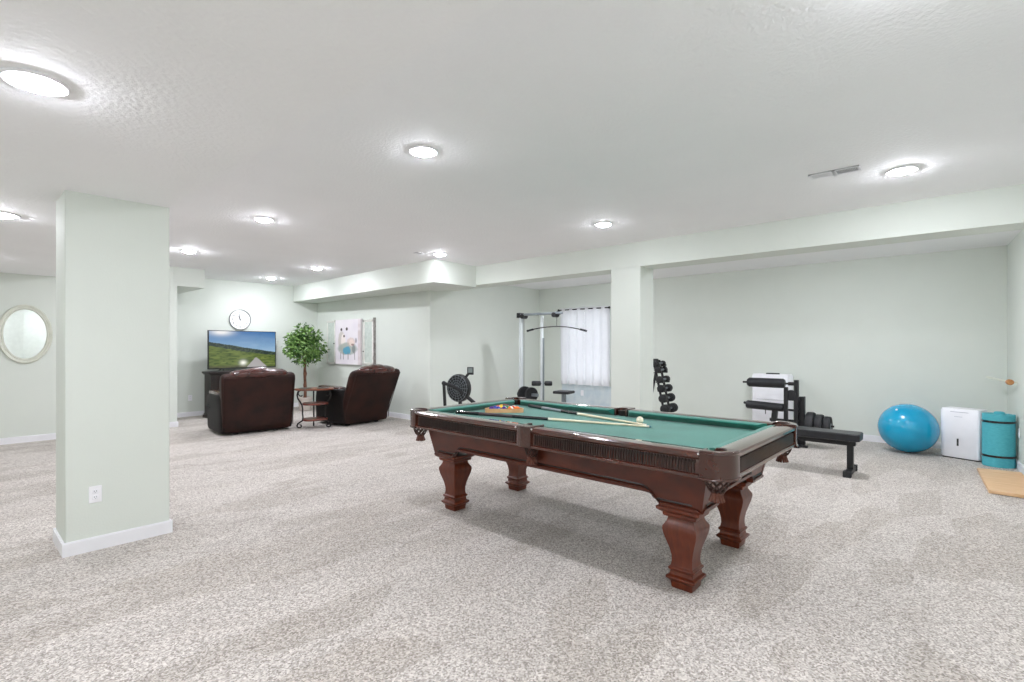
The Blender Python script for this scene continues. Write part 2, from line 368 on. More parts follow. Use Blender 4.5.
def vent(label, p, l, wd, panels, rz):
    t = thing('ceiling_vent', label, 'vent', p, rz)
    m = MB(); m.b(-l/2, l/2, -wd/2, wd/2, -.004, 0); m.build('backing', M['slot'], t)
    m = MB(); e = .014
    for s_ in (-1, 1): m.b(-l/2, l/2, s_*(wd/2-e/2)-e/2, s_*(wd/2-e/2)+e/2, -.009, 0); m.b(s_*(l/2-e/2)-e/2, s_*(l/2-e/2)+e/2, -wd/2, wd/2, -.009, 0)
    if panels == 2: m.b(-.012, .012, -wd/2, wd/2, -.009, 0)
    m.build('frame', M['trim'], t)
    m = MB(); k = int(l/.011)
    for i in range(k):
        x = -l/2+e+(i+.5)*(l-2*e)/k
        m.box((x, 0, -.006), (.003 if x < 0 else .0075, wd-2*e, .006))
    m.build('louvre', M['trim'], t)
vent('long white louvred ceiling vent between the downlight and the beam', (4.665, .76, HIGH), .34, .13, 2, PI/2)
vent('small square ceiling vent beside the soffit corner downlight', (4.65, 5.99, HIGH), .14, .12, 1, 0)

# ---------------------------------------------------------------- pool table
TX, TY, TROT = 3.325, 2.225, math.radians(-.6)
T = thing('pool_table', 'mahogany pool table with green cloth on four turned square legs', 'pool table', (TX, TY, 0), TROT)
HW, HL, ZT = .712, 1.36, .855
prof = [(0, .052), (.008, .057), (.040, .060), (.058, .079), (.070, .080), (.078, .064), (.090, .062), (.100, .060), (.108, .070), (.118, .070), (.126, .060), (.150, .056), (.18, .057), (.22, .064), (.26, .076), (.30, .088), (.33, .093), (.345, .092), (.372, .076), (.385, .072), (.398, .070), (.402, .084), (.412, .088), (.425, .088), (.430, .100), (.440, .112), (.452, .114), (.458, .112)]
m = MB(); 
m.rings([[(sx*h*(1.09 if z < .4 else 1.13), sy*h*(1.09 if z < .4 else 1.13), z*1.05) for sx, sy in ((-1, -1), (1, -1), (1, 1), (-1, 1))] for z, h in prof])
leg0 = m.build('leg', M['wood_v'], T, bevel=0.003)
pos = [(-.437, -1.02), (-.407, 1.05), (.40, 1.05), (.40, -1.0)]
for i, (x, y) in enumerate(pos):
    o = leg0 if i == 0 else leg0.copy()
    if i: COL.objects.link(o); o.parent = T
    o.location = (x, y, 0)
# aprons: outline in (along, z), slanted outwards towards the top
def apron(L0, L1, wtop, wbot, axis, sgn, arch):
    z0, z1, za = .480, .722, .548
    pts = [(-L0, z0), (-L0+.225, z0), (-L0+.240, z0+.006), (-L0+.250, z0+.022), (-L0+.262, z0+.036), (-L0+.285, za-.010), (-L0+.305, za-.002), (-L0+.33, za)] if arch else [(-L0, z0)]
    pts = pts + [(-a, z) for a, z in reversed(pts)]
    top = [(L1, z1), (-L1, z1)]
    def place(a, z, dw):
        k = (z-z0)/(z1-z0); wv = wbot+(wtop-wbot)*k - dw
        return (sgn*wv, a, z) if axis == 'Y' else (a, sgn*wv, z)
    m = MB(); poly = pts + top
    m.prism(poly, 0, .03, lambda a, z, q: place(a, z, q)); m.build('apron', M['wood'], T)
    # raised moulding following the lower edge, and a shadow-line bead above it
    m = MB(); low = [(a, z) for a, z in pts]
    if arch:
        up = [(a*(1-.018/L0), z+.022) for a, z in low]
        m.prism(low + up[::-1], 0, .013, lambda a, z, q: place(a, z, -q)); m.build('apron_moulding', M['wood'], T, bevel=.002)
        m = MB(); m.tube([Vector(place(a*(1-.05/L0), z+.038, -.001)) for a, z in low], .006, 6); m.build('apron_bead', M['wood_dark'], T)
apron(1.155, 1.205, .590, .545, 'Y', -1, True); apron(1.155, 1.205, .575, .525, 'Y', 1, True)
apron(.543, .588, 1.205, 1.150, 'X', -1, True); apron(.543, .588, 1.205, 1.150, 'X', 1, True)
# slate bed with cloth
m = MB(); m.b(-.60, .60, -1.24, 1.24, .765, .80); m.build('playing_field', M['cloth'], T)
m = MB(); m.b(-.63, .63, -1.26, 1.26, .71, .764); m.build('slate', M['wood_dark'], T)
# rails: section (w across, z), run along the edge
def rail(name, a0, a1, W, axis, sgn):
    sec = [(.125, .716), (.02, .716), (.002, .719), (0, .726), (.002, .735), (.012, .741), (.014, .815), (.006, .822), (0, .832), (.001, .846), (.010, .8545), (.045, .858), (.118, .856), (.125, .853)]
    m = MB()
    m.prism(sec, a0, a1, lambda q, z, a: (sgn*(W-q), a, z) if axis == 'Y' else (a, sgn*(W-q), z)); return m.build(name, M['rail'], T)
def cushion(a0, a1, W, axis, sgn):
    sec = [(.122, .8545), (.150, .853), (.176, .846), (.180, .840), (.172, .832), (.135, .801), (.122, .801)]
    m = MB(); n = len(sec)
    P = lambda q, z, a: (sgn*(W-q), a, z) if axis == 'Y' else (a, sgn*(W-q), z)
    r0 = [P(q, z, a0 + (q-.122)*.8) for q, z in sec]; r1 = [P(q, z, a1 - (q-.122)*.8) for q, z in sec]
    m.rings([r0, r1]); m.build('cushion', M['cloth'], T)
def flutes(a0, a1, W, axis, sgn):
    m = MB(); k = int((a1-a0)/.0175)
    for i in range(k):
        a = a0+(i+.5)*(a1-a0)/k
        c = (sgn*(W-.012), a, .778) if axis == 'Y' else (a, sgn*(W-.012), .778)
        d = (.012, .0075, .068) if axis == 'Y' else (.0075, .012, .068)
        m.box(c, d)
    m.build('fluted_inlay', M['wood_dark'], T)
    m = MB()
    if axis == 'Y': m.b(min(sgn*(W-.0135), sgn*(W-.017)), max(sgn*(W-.0135), sgn*(W-.017)), a0, a1, .742, .812)
    else: m.b(a0, a1, min(sgn*(W-.0135), sgn*(W-.017)), max(sgn*(W-.0135), sgn*(W-.017)), .742, .812)
    m.build('inlay_backing', M['hole'], T)
for s_ in (-1, 1):
    for a0, a1 in ((-1.205, -.06), (.06, 1.205)):
        rail('side_rail', a0, a1, HW, 'Y', s_); cushion(a0+.03 if a0 < -1 else a0+.0, a1-.03 if a1 > 1 else a1, HW, 'Y', s_)
        flutes(a0+.02, a1-.02, HW, 'Y', s_)
    rail('end_rail', -.575, .575, HL, 'X', s_); cushion(-.55, .55, HL, 'X', s_); flutes(-.54, .54, HL, 'X', s_)
# corner pockets
def corner(sx, sy):
    R = .135; poly = []
    poly.append((HW+.004, HL-.152))
    for k in range(9):
        a = PI/2*k/8; poly.append((HW+.004-R+R*math.cos(a), HL+.004-R+R*math.sin(a)))
    poly.append((HW-.152, HL+.004)); poly.append((HW-.152, HL-.125))
    c = (HW-.096, HL-.096); r = .050
    for k in range(11):
        a = math.radians(150 - k*21); poly.append((c[0]+r*math.cos(a), c[1]+r*math.sin(a)))
    poly.append((HW-.125, HL-.152))
    fn = lambda a, b, z: (sx*a, sy*b, z)
    m = MB(); m.prism(poly, .722, .867, fn); o = m.build('corner_pocket', M['casting'], T, bevel=.006, seg=3)
    # moulding bands round the lower edge
    m = MB(); m.tube([fn(a, b, .720) for a, b in poly[:11]], .007, 8); m.build('lower_band', M['casting'], o)
    m = MB(); m.tube([fn(a*1.001, b*1.001, .853) for a, b in poly[:11]], .004, 6); m.build('upper_band', M['casting'], o)
    pocket_net((sx*c[0], sy*c[1]), o, False)
def pocket_net(c, par, small):
    cx, cy = c; m = MB(); m.lathe([(.048, .845), (.047, .80), (.045, .73)], (cx, cy, 0), 20); m.build('pocket_liner', M['hole'], par)
    m = MB(); n = 9; top, bot = .722, .640
    for k in range(n):
        for dr in (-1, 1):
            path = []
            for i in range(7):
                f = i/6; a = 2*PI*k/n + dr*f*1.4; r = .062*(1-f)**.6*.55+.028+.004*math.sin(f*PI)
                if small: r *= .8
                path.append((cx+r*math.cos(a), cy+r*math.sin(a), top+(bot-top)*f))
            m.tube(path, .0042, 5)
    m.lathe([(.054, .716), (.060, .722), (.054, .728)], (cx, cy, 0), 18, cap=False)
    m.build('pocket_net', M['net'], par)
    m = MB()
    m.lathe([(.026, .644), (.032, .636), (.027, .628)], (cx, cy, 0), 14)
    for k in range(12):
        a = 2*PI*k/12; m.tube([(cx+.022*math.cos(a), cy+.022*math.sin(a), .634), (cx+.03*math.cos(a), cy+.03*math.sin(a), .608), (cx+.036*math.cos(a), cy+.036*math.sin(a), .592)], .0075, 6)
    m.build('pocket_fringe', M['fringe'], par)
for sx in (-1, 1):
    for sy in (-1, 1): corner(sx, sy)
for s_ in (-1, 1):
    poly = [(HW-.15, -.062), (HW+.004, -.062), (HW+.016, -.045), (HW+.020, 0), (HW+.016, .045), (HW+.004, .062), (HW-.15, .062)]
    for k in range(9):
        a = math.radians(120-k*30) ; poly.append((HW-.112+.05*math.cos(a), .05*math.sin(a)))
    poly = poly[:7] + [(HW-.15, .045)] + poly[8:15] + [(HW-.15, -.045)]
    m = MB(); m.prism(poly, .722, .864, lambda a, b, z: (s_*a, b, z)); o = m.build('side_pocket', M['casting'], T, bevel=.005, seg=2)
    pocket_net((s_*(HW-.085), 0), o, True)
# pocket irons along the rails: small nail heads on the near casting joints
m = MB()
for yy in (-1.205, -.072, .072, 1.205):
    m = MB(); m.sphere((-HW-.002, yy, .848), .006, 8, 6); m.build('rail_stud', M['silver'], T)

# ---------------------------------------------------------------- on the cloth
ZC = .8005
def cue(label, p0, p1, wrap, J=.475):
    p0 = Vector(p0); p1 = Vector(p1); d = (p1-p0); L = d.length
    t = thing('pool_cue', label, 'cue', p0, 0, 'pool cues crossed on the table')
    P = lambda f: d*f
    m = MB(); m.tube([P(0), P(.012)], .0155, 14, .016); m.build('bumper', M['rubber'], t)
    m = MB(); m.tube([P(.012), P(.14)], .0155, 14, .0148); m.build('butt', M['cue_black'], t)
    m = MB(); m.tube([P(.14), P(.33)], .0148, 14, .0133); m.build('wrap', wrap, t)
    m = MB(); m.tube([P(.33), P(J)], .0133, 14, .0118); m.build('forearm', M['cue_black'], t)
    m = MB(); m.tube([P(J), P(J+.02)], .0122, 14, .0118); m.build('joint_collar', M['ivory'], t)
    m = MB(); m.tube([P(J+.02), P(.975)], .0110, 14, .0072); m.build('shaft', M['cue_cream'], t)
    m = MB(); m.tube([P(.975), P(.992)], .0074, 14, .0074); m.build('ferrule', M['ivory'], t)
    m = MB(); m.tube([P(.992), P(1)], .0073, 14, .0065); m.build('tip', M['chalk'], t)
cue('pool cue with black butt lying nearer the ball rack front, along the near cushion', (3.03, 3.38, ZC+.0165), (3.475, 1.725, ZC+.009), M['cue_wrap'], .52)
cue('pool cue with black butt pointing at the cue ball from the far corner pocket', (3.83, 3.20, ZC+.0165), (3.525, 1.775, ZC+.0085), M['grey_metal'])
def ball(label, p, col, stripe=False, group=None):
    t = MB(); r = .0286
    t.sphere((0, 0, 0), r, 24, 16); t_ = t
    if stripe:
        t_.mi = [(0 if 4 <= i//24 < 12 else 1) for i in range(len(t_.f))]
        t_.mi[-1] = 1; t_.mi[-2] = 1
    cm = mat('ball_paint', col, 0.12, coat=0.7, scale=5)
    o = t_.build('billiard_ball', [cm, M['ivory']], None, smooth=60); o.location = p; tag(o, label, 'ball', group)
    return o
b0 = ball('white cue ball lying by the two cue tips', (3.605, 1.885, ZC+.0286), srgb(238, 230, 206)); b0.name = 'cue_ball'
RC = Vector((3.365, 3.105, 0)); ua = Vector((.677, -.736, 0)); ub = Vector((.736, .677, 0))
cols = [('yellow', srgb(236, 190, 40), 0), ('blue', srgb(34, 54, 150), 0), ('red', srgb(200, 44, 36), 0), ('purple', srgb(70, 36, 120), 0), ('orange', srgb(236, 120, 40), 0),
        ('green', srgb(30, 110, 70), 0), ('maroon', srgb(110, 26, 34), 0), ('black', srgb(18, 18, 20), 0), ('yellow striped', srgb(236, 190, 40), 1), ('blue striped', srgb(34, 54, 150), 1),
        ('red striped', srgb(200, 44, 36), 1), ('purple striped', srgb(70, 36, 120), 1), ('orange striped', srgb(236, 120, 40), 1), ('green striped', srgb(30, 110, 70), 1), ('maroon striped', srgb(110, 26, 34), 1)]
order = [3, 9, 11, 12, 4, 1, 0, 5, 10, 2, 13, 7, 8, 6, 14]
k = 0
for row in range(5):
    n = 5-row
    for j in range(n):
        nm, c, st = cols[order[k]]; k += 1
        p = RC + ub*(.035+row*.0497) + ua*((j-(n-1)/2)*.0574)
        o = ball(f'{nm} ball inside the triangular wooden rack', (p.x, p.y, ZC+.0286), c, st, 'balls in the triangle rack')
        o.rotation_euler = (random.uniform(.3, 1.3), random.uniform(0, 1.2), random.uniform(0, 3))
m = MB()
tri = lambda r: [RC+ub*(-r*.0)+ub*(.12)+Vector((0, 0, 0)) + (ua*math.cos(a)+ub*math.sin(a))*r for a in (math.radians(210), math.radians(330), math.radians(90))]
def rtri(R, rc):
    pts = []
    for a0 in (210, 330, 90):
        cc = RC+ub*.125 + (ua*math.cos(math.radians(a0))+ub*math.sin(math.radians(a0)))*R
        for q in range(-60, 61, 15):
            aa = math.radians(a0+q); pts.append(cc+(ua*math.cos(aa)+ub*math.sin(aa))*rc)
    return pts
out, inn = rtri(.152, .046), rtri(.152, .037)
rg = [[p+Vector((0, 0, z)) for p in q] for q, z in ((out, ZC), (out, ZC+.036), (inn, ZC+.036), (inn, ZC))]
m.rings(rg, closed=True)
tag(m.build('ball_rack', M['rackwood'], None), 'tan wooden triangle rack holding the balls', 'ball rack')

# ---------------------------------------------------------------- recliners
def recliner(label, loc, rz, W, lean):
    t = thing('recliner', label, 'recliner', loc, rz, 'brown leather recliners')
    h = W/2          # origin: centre of the back's foot; faces +Y
    m = MB(); m.loft([(0, .47, .03, h-.10, .40, 6), (0, .47, .10, h-.08, .42, 6), (0, .47, .30, h-.08, .42, 6), (0, .47, .34, h-.10, .40, 6)], 32); m.build('base', M['leather_side'], t)
    for sx in (-1, 1):
        m = MB(); x = sx*(h-.10)
        m.loft([(x, .48, .05, .088, .44, 5), (x, .48, .10, .10, .46, 5), (x, .48, .40, .105, .47, 5), (x, .47, .52, .115, .475, 4), (x, .46, .60, .125, .47, 3.5), (x, .45, .655, .11, .45, 3, -.02), (x, .44, .68, .07, .40, 3, -.02)], 28)
        m.build('armrest', M['leather_side'], t)
        m = MB(); m.loft([(x, .52, .64, .085, .36, 4), (x, .52, .68, .092, .38, 4), (x, .52, .705, .085, .36, 4), (x, .52, .715, .05, .30, 4)], 24); m.build('arm_pad', M['leather_top'], t)
    m = MB(); m.loft([(0, .55, .32, h-.21, .36, 5), (0, .55, .36, h-.19, .38, 5), (0, .55, .46, h-.19, .38, 5), (0, .55, .50, h-.24, .33, 4)], 28); m.build('seat_cushion', M['leather'], t)
    m = MB(); m.loft([(0, .93, .08, h-.22, .05, 5), (0, .94, .12, h-.2, .06, 5), (0, .94, .42, h-.2, .06, 5), (0, .92, .47, h-.22, .05, 4)], 24); m.build('footrest', M['leather'], t)
    # backrest shell, leaning by `lean` at the top
    secs = []
    for z, hw, hd, e in ((.045, h-.075, .05, 6), (.07, h-.045, .075, 6), (.15, h-.03, .09, 6), (.40, h-.018, .10, 6), (.70, h-.008, .105, 6), (.90, h, .11, 6), (.97, h-.002, .108, 5), (1.01, h-.02, .09, 4), (1.03, h-.06, .06, 3)):
        f = max(0, (z-.25)/.8); secs.append((0, .09-lean*f, z, hw, hd, e))
    m = MB(); m.loft(secs, 40); m.build('backrest', M['leather'], t)
    # front pillows of the back
    for z0, z1, b_ in ((.46, .70, .11), (.68, .90, .12)):
        m = MB(); zc = (z0+z1)/2; f = max(0, (zc-.25)/.8)
        m.loft([(0, .22-lean*f, z0, h-.24, .06, 4), (0, .24-lean*f, z0+.04, h-.19, .09, 4), (0, .24-lean*f, zc, h-.17, b_, 4), (0, .24-lean*f, z1-.04, h-.19, .09, 4), (0, .22-lean*f, z1, h-.24, .06, 4)], 28); m.build('back_pillow', M['leather'], t)
    # puffy headrest folded over the top
    m = MB(); n = 26; rs = []
    ww = h-.105
    for i in range(n+1):
        f = i/n; x = -ww+2*ww*f; edge = min(1, math.sin(PI*f)**.35+.02)
        puff = 1+.07*math.sin(f*PI*5)+.04*math.sin(f*PI*11+1)
        hy, hz = .135*edge, .088*edge*puff
        ring = []
        for k in range(14):
            a = 2*PI*k/14
            ring.append((x, .075-lean*.93+hy*math.cos(a), 1.005+.028*math.sin(PI*f)+hz*math.sin(a)*(1.0 if math.sin(a) > 0 else 1.1)))
        rs.append(ring)
    m.rings(rs); m.build('headrest', M['leather_top'], t, smooth=80)
    m = MB()
    for sx in (-1, 1):
        m.tube([(sx*(h-.03), .09-lean*max(0, (z-.25)/.8)-.095, z) for z in (.1, .25, .5, .75, .95)], .007, 6)
    m.tube([(-(h-.03), .09-lean*.9-.1, .955), (0, .09-lean*.9-.108, .945), ((h-.03), .09-lean*.9-.1, .955)], .006, 6)
    m.build('piping', M['leather'], t)
    for x in (-.3, .3):
        for y in (.16, .8): m = MB(); m.b(x-.03, x+.03, y-.03, y+.03, 0, .05); m.build('glide', M['black'], t)
    return t
R1 = recliner('brown leather recliner seen from behind in front of the television', (3.345, 8.46, 0), math.radians(-5), 1.11, .09)
R1.scale = (1, 1, .945)
# lever on the outer side and a small stud on the head
m = MB(); m.sphere((.39, .02, 1.055), .012, 8, 6); m.cyl((.39, .02, 1.045), (.39, .02, 1.015), .006); m.build('headrest_knob', M['black'], R1)
m = MB(); m.tube([(-.545, .62, .42), (-.57, .66, .43), (-.57, .78, .47)], .012, 8); m.build('lever', M['rubber'], R1)
R2 = recliner('brown leather recliner tilted back beside the wall with the pictures', (5.02, 7.97, 0), math.radians(3), .98, .37)
R2.scale = (1, 1, .965)

# ---------------------------------------------------------------- side table
t = thing('side_table', 'oval wood side table on scrolled dark iron legs between recliners', 'side table', (4.20, 8.32, 0), math.radians(-30))
m = MB(); m.loft([(0, 0, .648, .29, .20, 2.2), (0, 0, .655, .315, .22, 2.2), (0, 0, .672, .325, .23, 2.2), (0, 0, .680, .318, .225, 2.2)], 48); m.build('tabletop', M['brown_wood'], t)
m = MB()
for x in (-.14, .14): m.loft([(x, 0, .678, .10, .14, 3), (x, 0, .686, .10, .14, 3), (x, 0, .687, .09, .13, 3)], 28)
m.build('inlay', M['wood_dark'], t)
for z, s_ in ((.40, .20), (.13, .19)):
    m = MB(); pts = []
    for k in range(40):
        a = 2*PI*k/40; r = s_*(1+.10*math.cos(3*a)); pts.append((r*math.cos(a)*1.05, r*math.sin(a)*.85))
    m.prism(pts, z, z+.035); m.build('shelf', M['shelf_wood'], t, bevel=.008)
for k, a in enumerate((math.radians(180), math.radians(-10), math.radians(95))):
    d = Vector((math.cos(a), math.sin(a)*.8, 0)); m = MB()
    curve = [(.20, .60), (.165, .585), (.165, .56), (.20, .545), (.235, .56), (.255, .60), (.265, .64)]
    path = [(.19, .565), (.205, .548), (.235, .555), (.255, .585), (.25, .63), (.225, .645)]
    m.tube([d*r+Vector((0, 0, z)) for r, z in path], .010, 8)
    body = [(.225, .645), (.262, .62), (.272, .57), (.262, .51), (.225, .45), (.195, .39), (.185, .32), (.188, .25), (.180, .19), (.19, .13), (.235, .10), (.265, .075), (.275, .045), (.258, .017), (.228, .012), (.207, .03), (.210, .055), (.235, .06)]
    m.tube([d*r+Vector((0, 0, z)) for r, z in body], .0125, 8)
    m.build('leg', M['iron'], t)

# ---------------------------------------------------------------- television and its stand
Lp, Rp = Vector((3.40, 11.03, 0)), Vector((4.80, 11.26, 0)); dv = (Rp-Lp); ang = math.atan2(dv.y, dv.x); mid = (Lp+Rp)/2; TW = dv.length
t = thing('television', 'large flat television showing a green mountain landscape', 'television', (mid.x, mid.y, 0), ang)
z0, z1 = .945, 1.715
m = MB(); m.b(-TW/2, TW/2, 0.002, .035, z0, z1); m.b(-TW*.3, TW*.3, .035, .07, z0+.08, z1-.25); m.build('casing', M['black'], t, bevel=.003)
m = MB()
for sx in (-1, 1): m.tube([(sx*.45, -.06, z0-.029), (sx*.42, .02, z0+.012), (sx*.45, .11, z0-.029)], .009, 6)
m.build('foot', M['black'], t)
m = MB(); e = .012
m.b(-TW/2, TW/2, -.004, .003, z0, z0+.018); m.b(-TW/2, TW/2, -.004, .003, z1-e, z1); m.b(-TW/2, -TW/2+e, -.004, .003, z0, z1); m.b(TW/2-e, TW/2, -.004, .003, z0, z1)
m.build('bezel', M['black'], t)
def picture_grid(name, W, H, nx, ny, fn, matl, parent, y, x_c=0, z_c=0):
    vs = []; cs = []; fs = []
    for j in range(ny+1):
        for i in range(nx+1):
            vs.append((x_c-W/2+W*i/nx, y, z_c-H/2+H*j/ny)); cs.append(fn(i/nx, j/ny))
    for j in range(ny):
        for i in range(nx):
            a = j*(nx+1)+i; fs.append((a, a+1, a+nx+2, a+nx+1))
    me = bpy.data.meshes.new(name); me.from_pydata(vs, [], fs); ca = me.color_attributes.new('picture', 'FLOAT_COLOR', 'POINT')
    for i, c in enumerate(cs): ca.data[i].color = (c[0], c[1], c[2], 1)
    me.materials.append(matl); o = bpy.data.objects.new(name, me); COL.objects.link(o); o.parent = parent; return o
def lerp(a, b, f): f = max(0, min(1, f)); return tuple(a[i]+(b[i]-a[i])*f for i in range(3))
def hsh(x, y): return math.modf(abs(math.sin(x*127.1+y*311.7)*43758.5453))[0]
def vn(x, y):
    i, j = math.floor(x), math.floor(y); f, g_ = x-i, y-j; f = f*f*(3-2*f); g_ = g_*g_*(3-2*g_)
    return (hsh(i, j)*(1-f)+hsh(i+1, j)*f)*(1-g_)+(hsh(i, j+1)*(1-f)+hsh(i+1, j+1)*f)*g_
def tvpic(u, v):
    # v: 0 bottom .. 1 top
    sky = lerp(srgb(150, 184, 212), srgb(62, 112, 168), (v-.4)/.6)
    sun = math.exp(-(((u-.17)/.16)**2+((v-.98)/.10)**2)); sky = lerp(sky, srgb(240, 240, 240), sun*1.1)
    cl = vn(u*6, v*16); sky = lerp(sky, srgb(190, 206, 224), max(0, cl-.55)*.8*(1-v))
    ridge = .70-.33*u+.05*u*u + .02*vn(u*14, 3); far = .42+.03*math.sin(u*9+1)+.02*vn(u*20, 9)
    far = max(far, .36)
    treeline = ridge-.10+.05*vn(u*30, 1)
    treeline = max(treeline, .30+.03*vn(u*40, 5)) 
    c = sky
    if v < far and u > .35: c = srgb(84, 112, 150)
    if v < ridge+.0 and v > 0: c = srgb(44, 56, 52) if vn(u*60, v*40) < .6 else srgb(70, 84, 66)
    fld = .60-.40*u+.12*u*u
    if v < fld+.02*vn(u*25, 7):
        g1 = lerp(srgb(74, 90, 42), srgb(118, 132, 66), vn(u*10, v*26)); c = lerp(g1, srgb(50, 72, 34), max(0, vn(u*24+5, v*50)-.5)*2)
        rx = .69; hw_ = .010+.15*max(0, .27-v)/.27
        if v < .27 and abs(u-rx-(.24-v)*.05) < hw_: c = srgb(168, 164, 164)
    if v < .06 and u < .55: c = lerp(c, srgb(70, 60, 54), .6)
    gl = math.exp(-(((u-.49)/.05)**2+((v-.13)/.07)**2)); c = lerp(c, srgb(250, 250, 240), gl)
    return c
picture_grid('screen', TW-2*e, z1-z0-.03, 170, 96, tvpic, M['screen'], t, -.0005, 0, (z0+z1)/2+.003)
t = thing('television_stand', 'dark brown wood cabinet carrying the television', 'cabinet', (mid.x, mid.y, 0), ang)
SW = 1.46
m = MB(); m.b(-SW/2-.04, SW/2+.04, -.17, .13, .865, .905); m.b(-SW/2-.02, SW/2+.02, -.155, .12, .845, .865); m.build('top', M['stand'], t, bevel=.008)
m = MB(); m.b(-SW/2, SW/2, -.11, .10, .09, .845); m.build('body', M['stand'], t)
m = MB(); m.b(-SW/2-.03, SW/2+.03, -.165, .12, 0, .06); m.b(-SW/2-.015, SW/2+.015, -.155, .11, .06, .09); m.build('plinth', M['stand'], t, bevel=.01)
for x in (-SW/2+.06, SW/2-.06):
    m = MB(); m.b(x-.06, x+.06, -.145, -.11, .09, .845); m.b(x-.03, x+.03, -.15, -.145, .14, .80); m.build('pilaster', M['stand'], t, bevel=.004)
for x in (-.33, .33):
    m = MB(); m.b(x-.29, x+.29, -.128, -.11, .14, .81); o = m.build('door', M['wood_dark'], t, bevel=.004)
    m = MB(); m.sphere((x-math.copysign(.24, x), -.14, .48), .014); m.build('knob', M['iron'], o)

# ---------------------------------------------------------------- ficus
t = thing('artificial_tree', 'leafy green potted tree in the corner beyond the side table', 'potted tree', (5.20, 10.72, 0), 0)
m = MB(); m.lathe([(.10, 0), (.115, .01), (.14, .24), (.155, .26), (.155, .29), (.138, .29), (.135, .262), (.001, .26)], n=32); m.build('pot', M['pot'], t)
m = MB(); m.lathe([(.134, .258), (.07, .272), (.001, .276)], n=20); m.build('soil', M['soil'], t)
m = MB(); m.tube([(0, 0, .25), (.012, .005, .5), (-.01, -.005, .8), (.008, .004, 1.1), (-.006, 0, 1.4), (.01, 0, 1.6)], [.034, .030, .028, .026, .02, .01], 10)
m.tube([(.03, .02, .26), (-.015, .02, .55), (.02, -.02, .8), (-.02, .01, 1.05), (.03, .02, 1.3)], [.016, .015, .014, .013, .008], 8)
rnd = random.Random(3)
blobs = [(0, 0, 1.45, .28), (-.20, .05, 1.40, .24), (.22, -.05, 1.38, .24), (-.05, 0, 1.70, .22), (.15, .05, 1.62, .22), (-.26, 0, 1.55, .16), (.05, -.2, 1.35, .22), (-.12, -.12, 1.18, .20), (.22, .05, 1.20, .18), (-.30, -.1, 1.28, .15), (-.05, .2, 1.5, .2)]
for bx, by, bz_, r in blobs:
    m.tube([(0, 0, max(1.0, bz_-.35)), (bx*.4, by*.4, bz_-.15), (bx*.9, by*.9, bz_)], [.012, .009, .004], 6)
m.build('trunk', M['bark'], t)
m = MB()
for bx, by, bz_, r in blobs:
    for q in range(int(2600*r*r*1.9)):
        v = Vector((rnd.gauss(0, 1), rnd.gauss(0, 1), rnd.gauss(0, 1))).normalized()*r*(rnd.random()**.45)
        sc = 1.0
        p = Vector((bx*sc, by, bz_))+v
        d = (v.normalized()*.6+Vector((rnd.uniform(-1, 1), rnd.uniform(-1, 1), rnd.uniform(-1.2, .3)))).normalized()
        s_ = d.cross(Vector((rnd.uniform(-1, 1), rnd.uniform(-1, 1), rnd.uniform(-1, 1)))).normalized(); nrm = d.cross(s_)
        L = rnd.uniform(.055, .10); wd = L*.26
        m.add([p, p+d*L*.4+s_*wd, p+d*L-nrm*L*.15, p+d*L*.4-s_*wd, p+d*L*.45-nrm*.004], [(0, 1, 4), (1, 2, 4), (2, 3, 4), (3, 0, 4)])
m.build('foliage', M['leaf'], t, smooth=80)

# ---------------------------------------------------------------- clock
t = thing('wall_clock', 'round white wall clock with thin silver rim above the television', 'clock', (4.15, YB, 1.965), 0)
m = MB(); m.lathe([(.203, 0), (.216, 0), (.219, -.02), (.216, -.032), (.210, -.034), (.205, -.03), (.203, -.012)], axis='Y', n=48); m.build('rim', M['clock_rim'], t)
m = MB(); m.lathe([(.204, -.002), (.204, -.014), (.001, -.014)], axis='Y', n=48); m.build('face', M['clock_face'], t)
for k in range(1, 13):
    cu = bpy.data.curves.new('numeral', 'FONT'); cu.body = str(k); cu.size = .052; cu.align_x = 'CENTER'; cu.align_y = 'CENTER'; cu.extrude = .0008
    o = bpy.data.objects.new('numeral', cu); COL.objects.link(o); me = bpy.data.meshes.new_from_object(o); bpy.data.objects.remove(o)
    me.materials.clear(); me.materials.append(M['ink'])
    o = bpy.data.objects.new('numeral', me); COL.objects.link(o); o.parent = t
    a = PI/2-2*PI*k/12; o.location = (.155*math.cos(a), -.0155, .155*math.sin(a)); o.rotation_euler = (PI/2, 0, 0)
for nm, a, L, wd in (('hour_hand', 112, .085, .014), ('minute_hand', 100, .13, .009)):
    m = MB(); aa = math.radians(a); d = Vector((math.cos(aa), 0, math.sin(aa))); n_ = Vector((-d.z, 0, d.x))
    y = -.018 if nm == 'hour_hand' else -.021
    pts = [n_*wd/2-d*.02, n_*wd/3+d*L, -n_*wd/3+d*L, -n_*wd/2-d*.02]
    m.add([p+Vector((0, y, 0)) for p in pts]+[p+Vector((0, y-.002, 0)) for p in pts], [(0, 1, 2, 3), (7, 6, 5, 4), (0, 4, 5, 1), (1, 5, 6, 2), (2, 6, 7, 3), (3, 7, 4, 0)]); m.build(nm, M['ink'], t)
m = MB(); m.lathe([(.012, -.014), (.012, -.025), (.001, -.026)], axis='Y', n=16); m.build('hub', M['ink'], t)

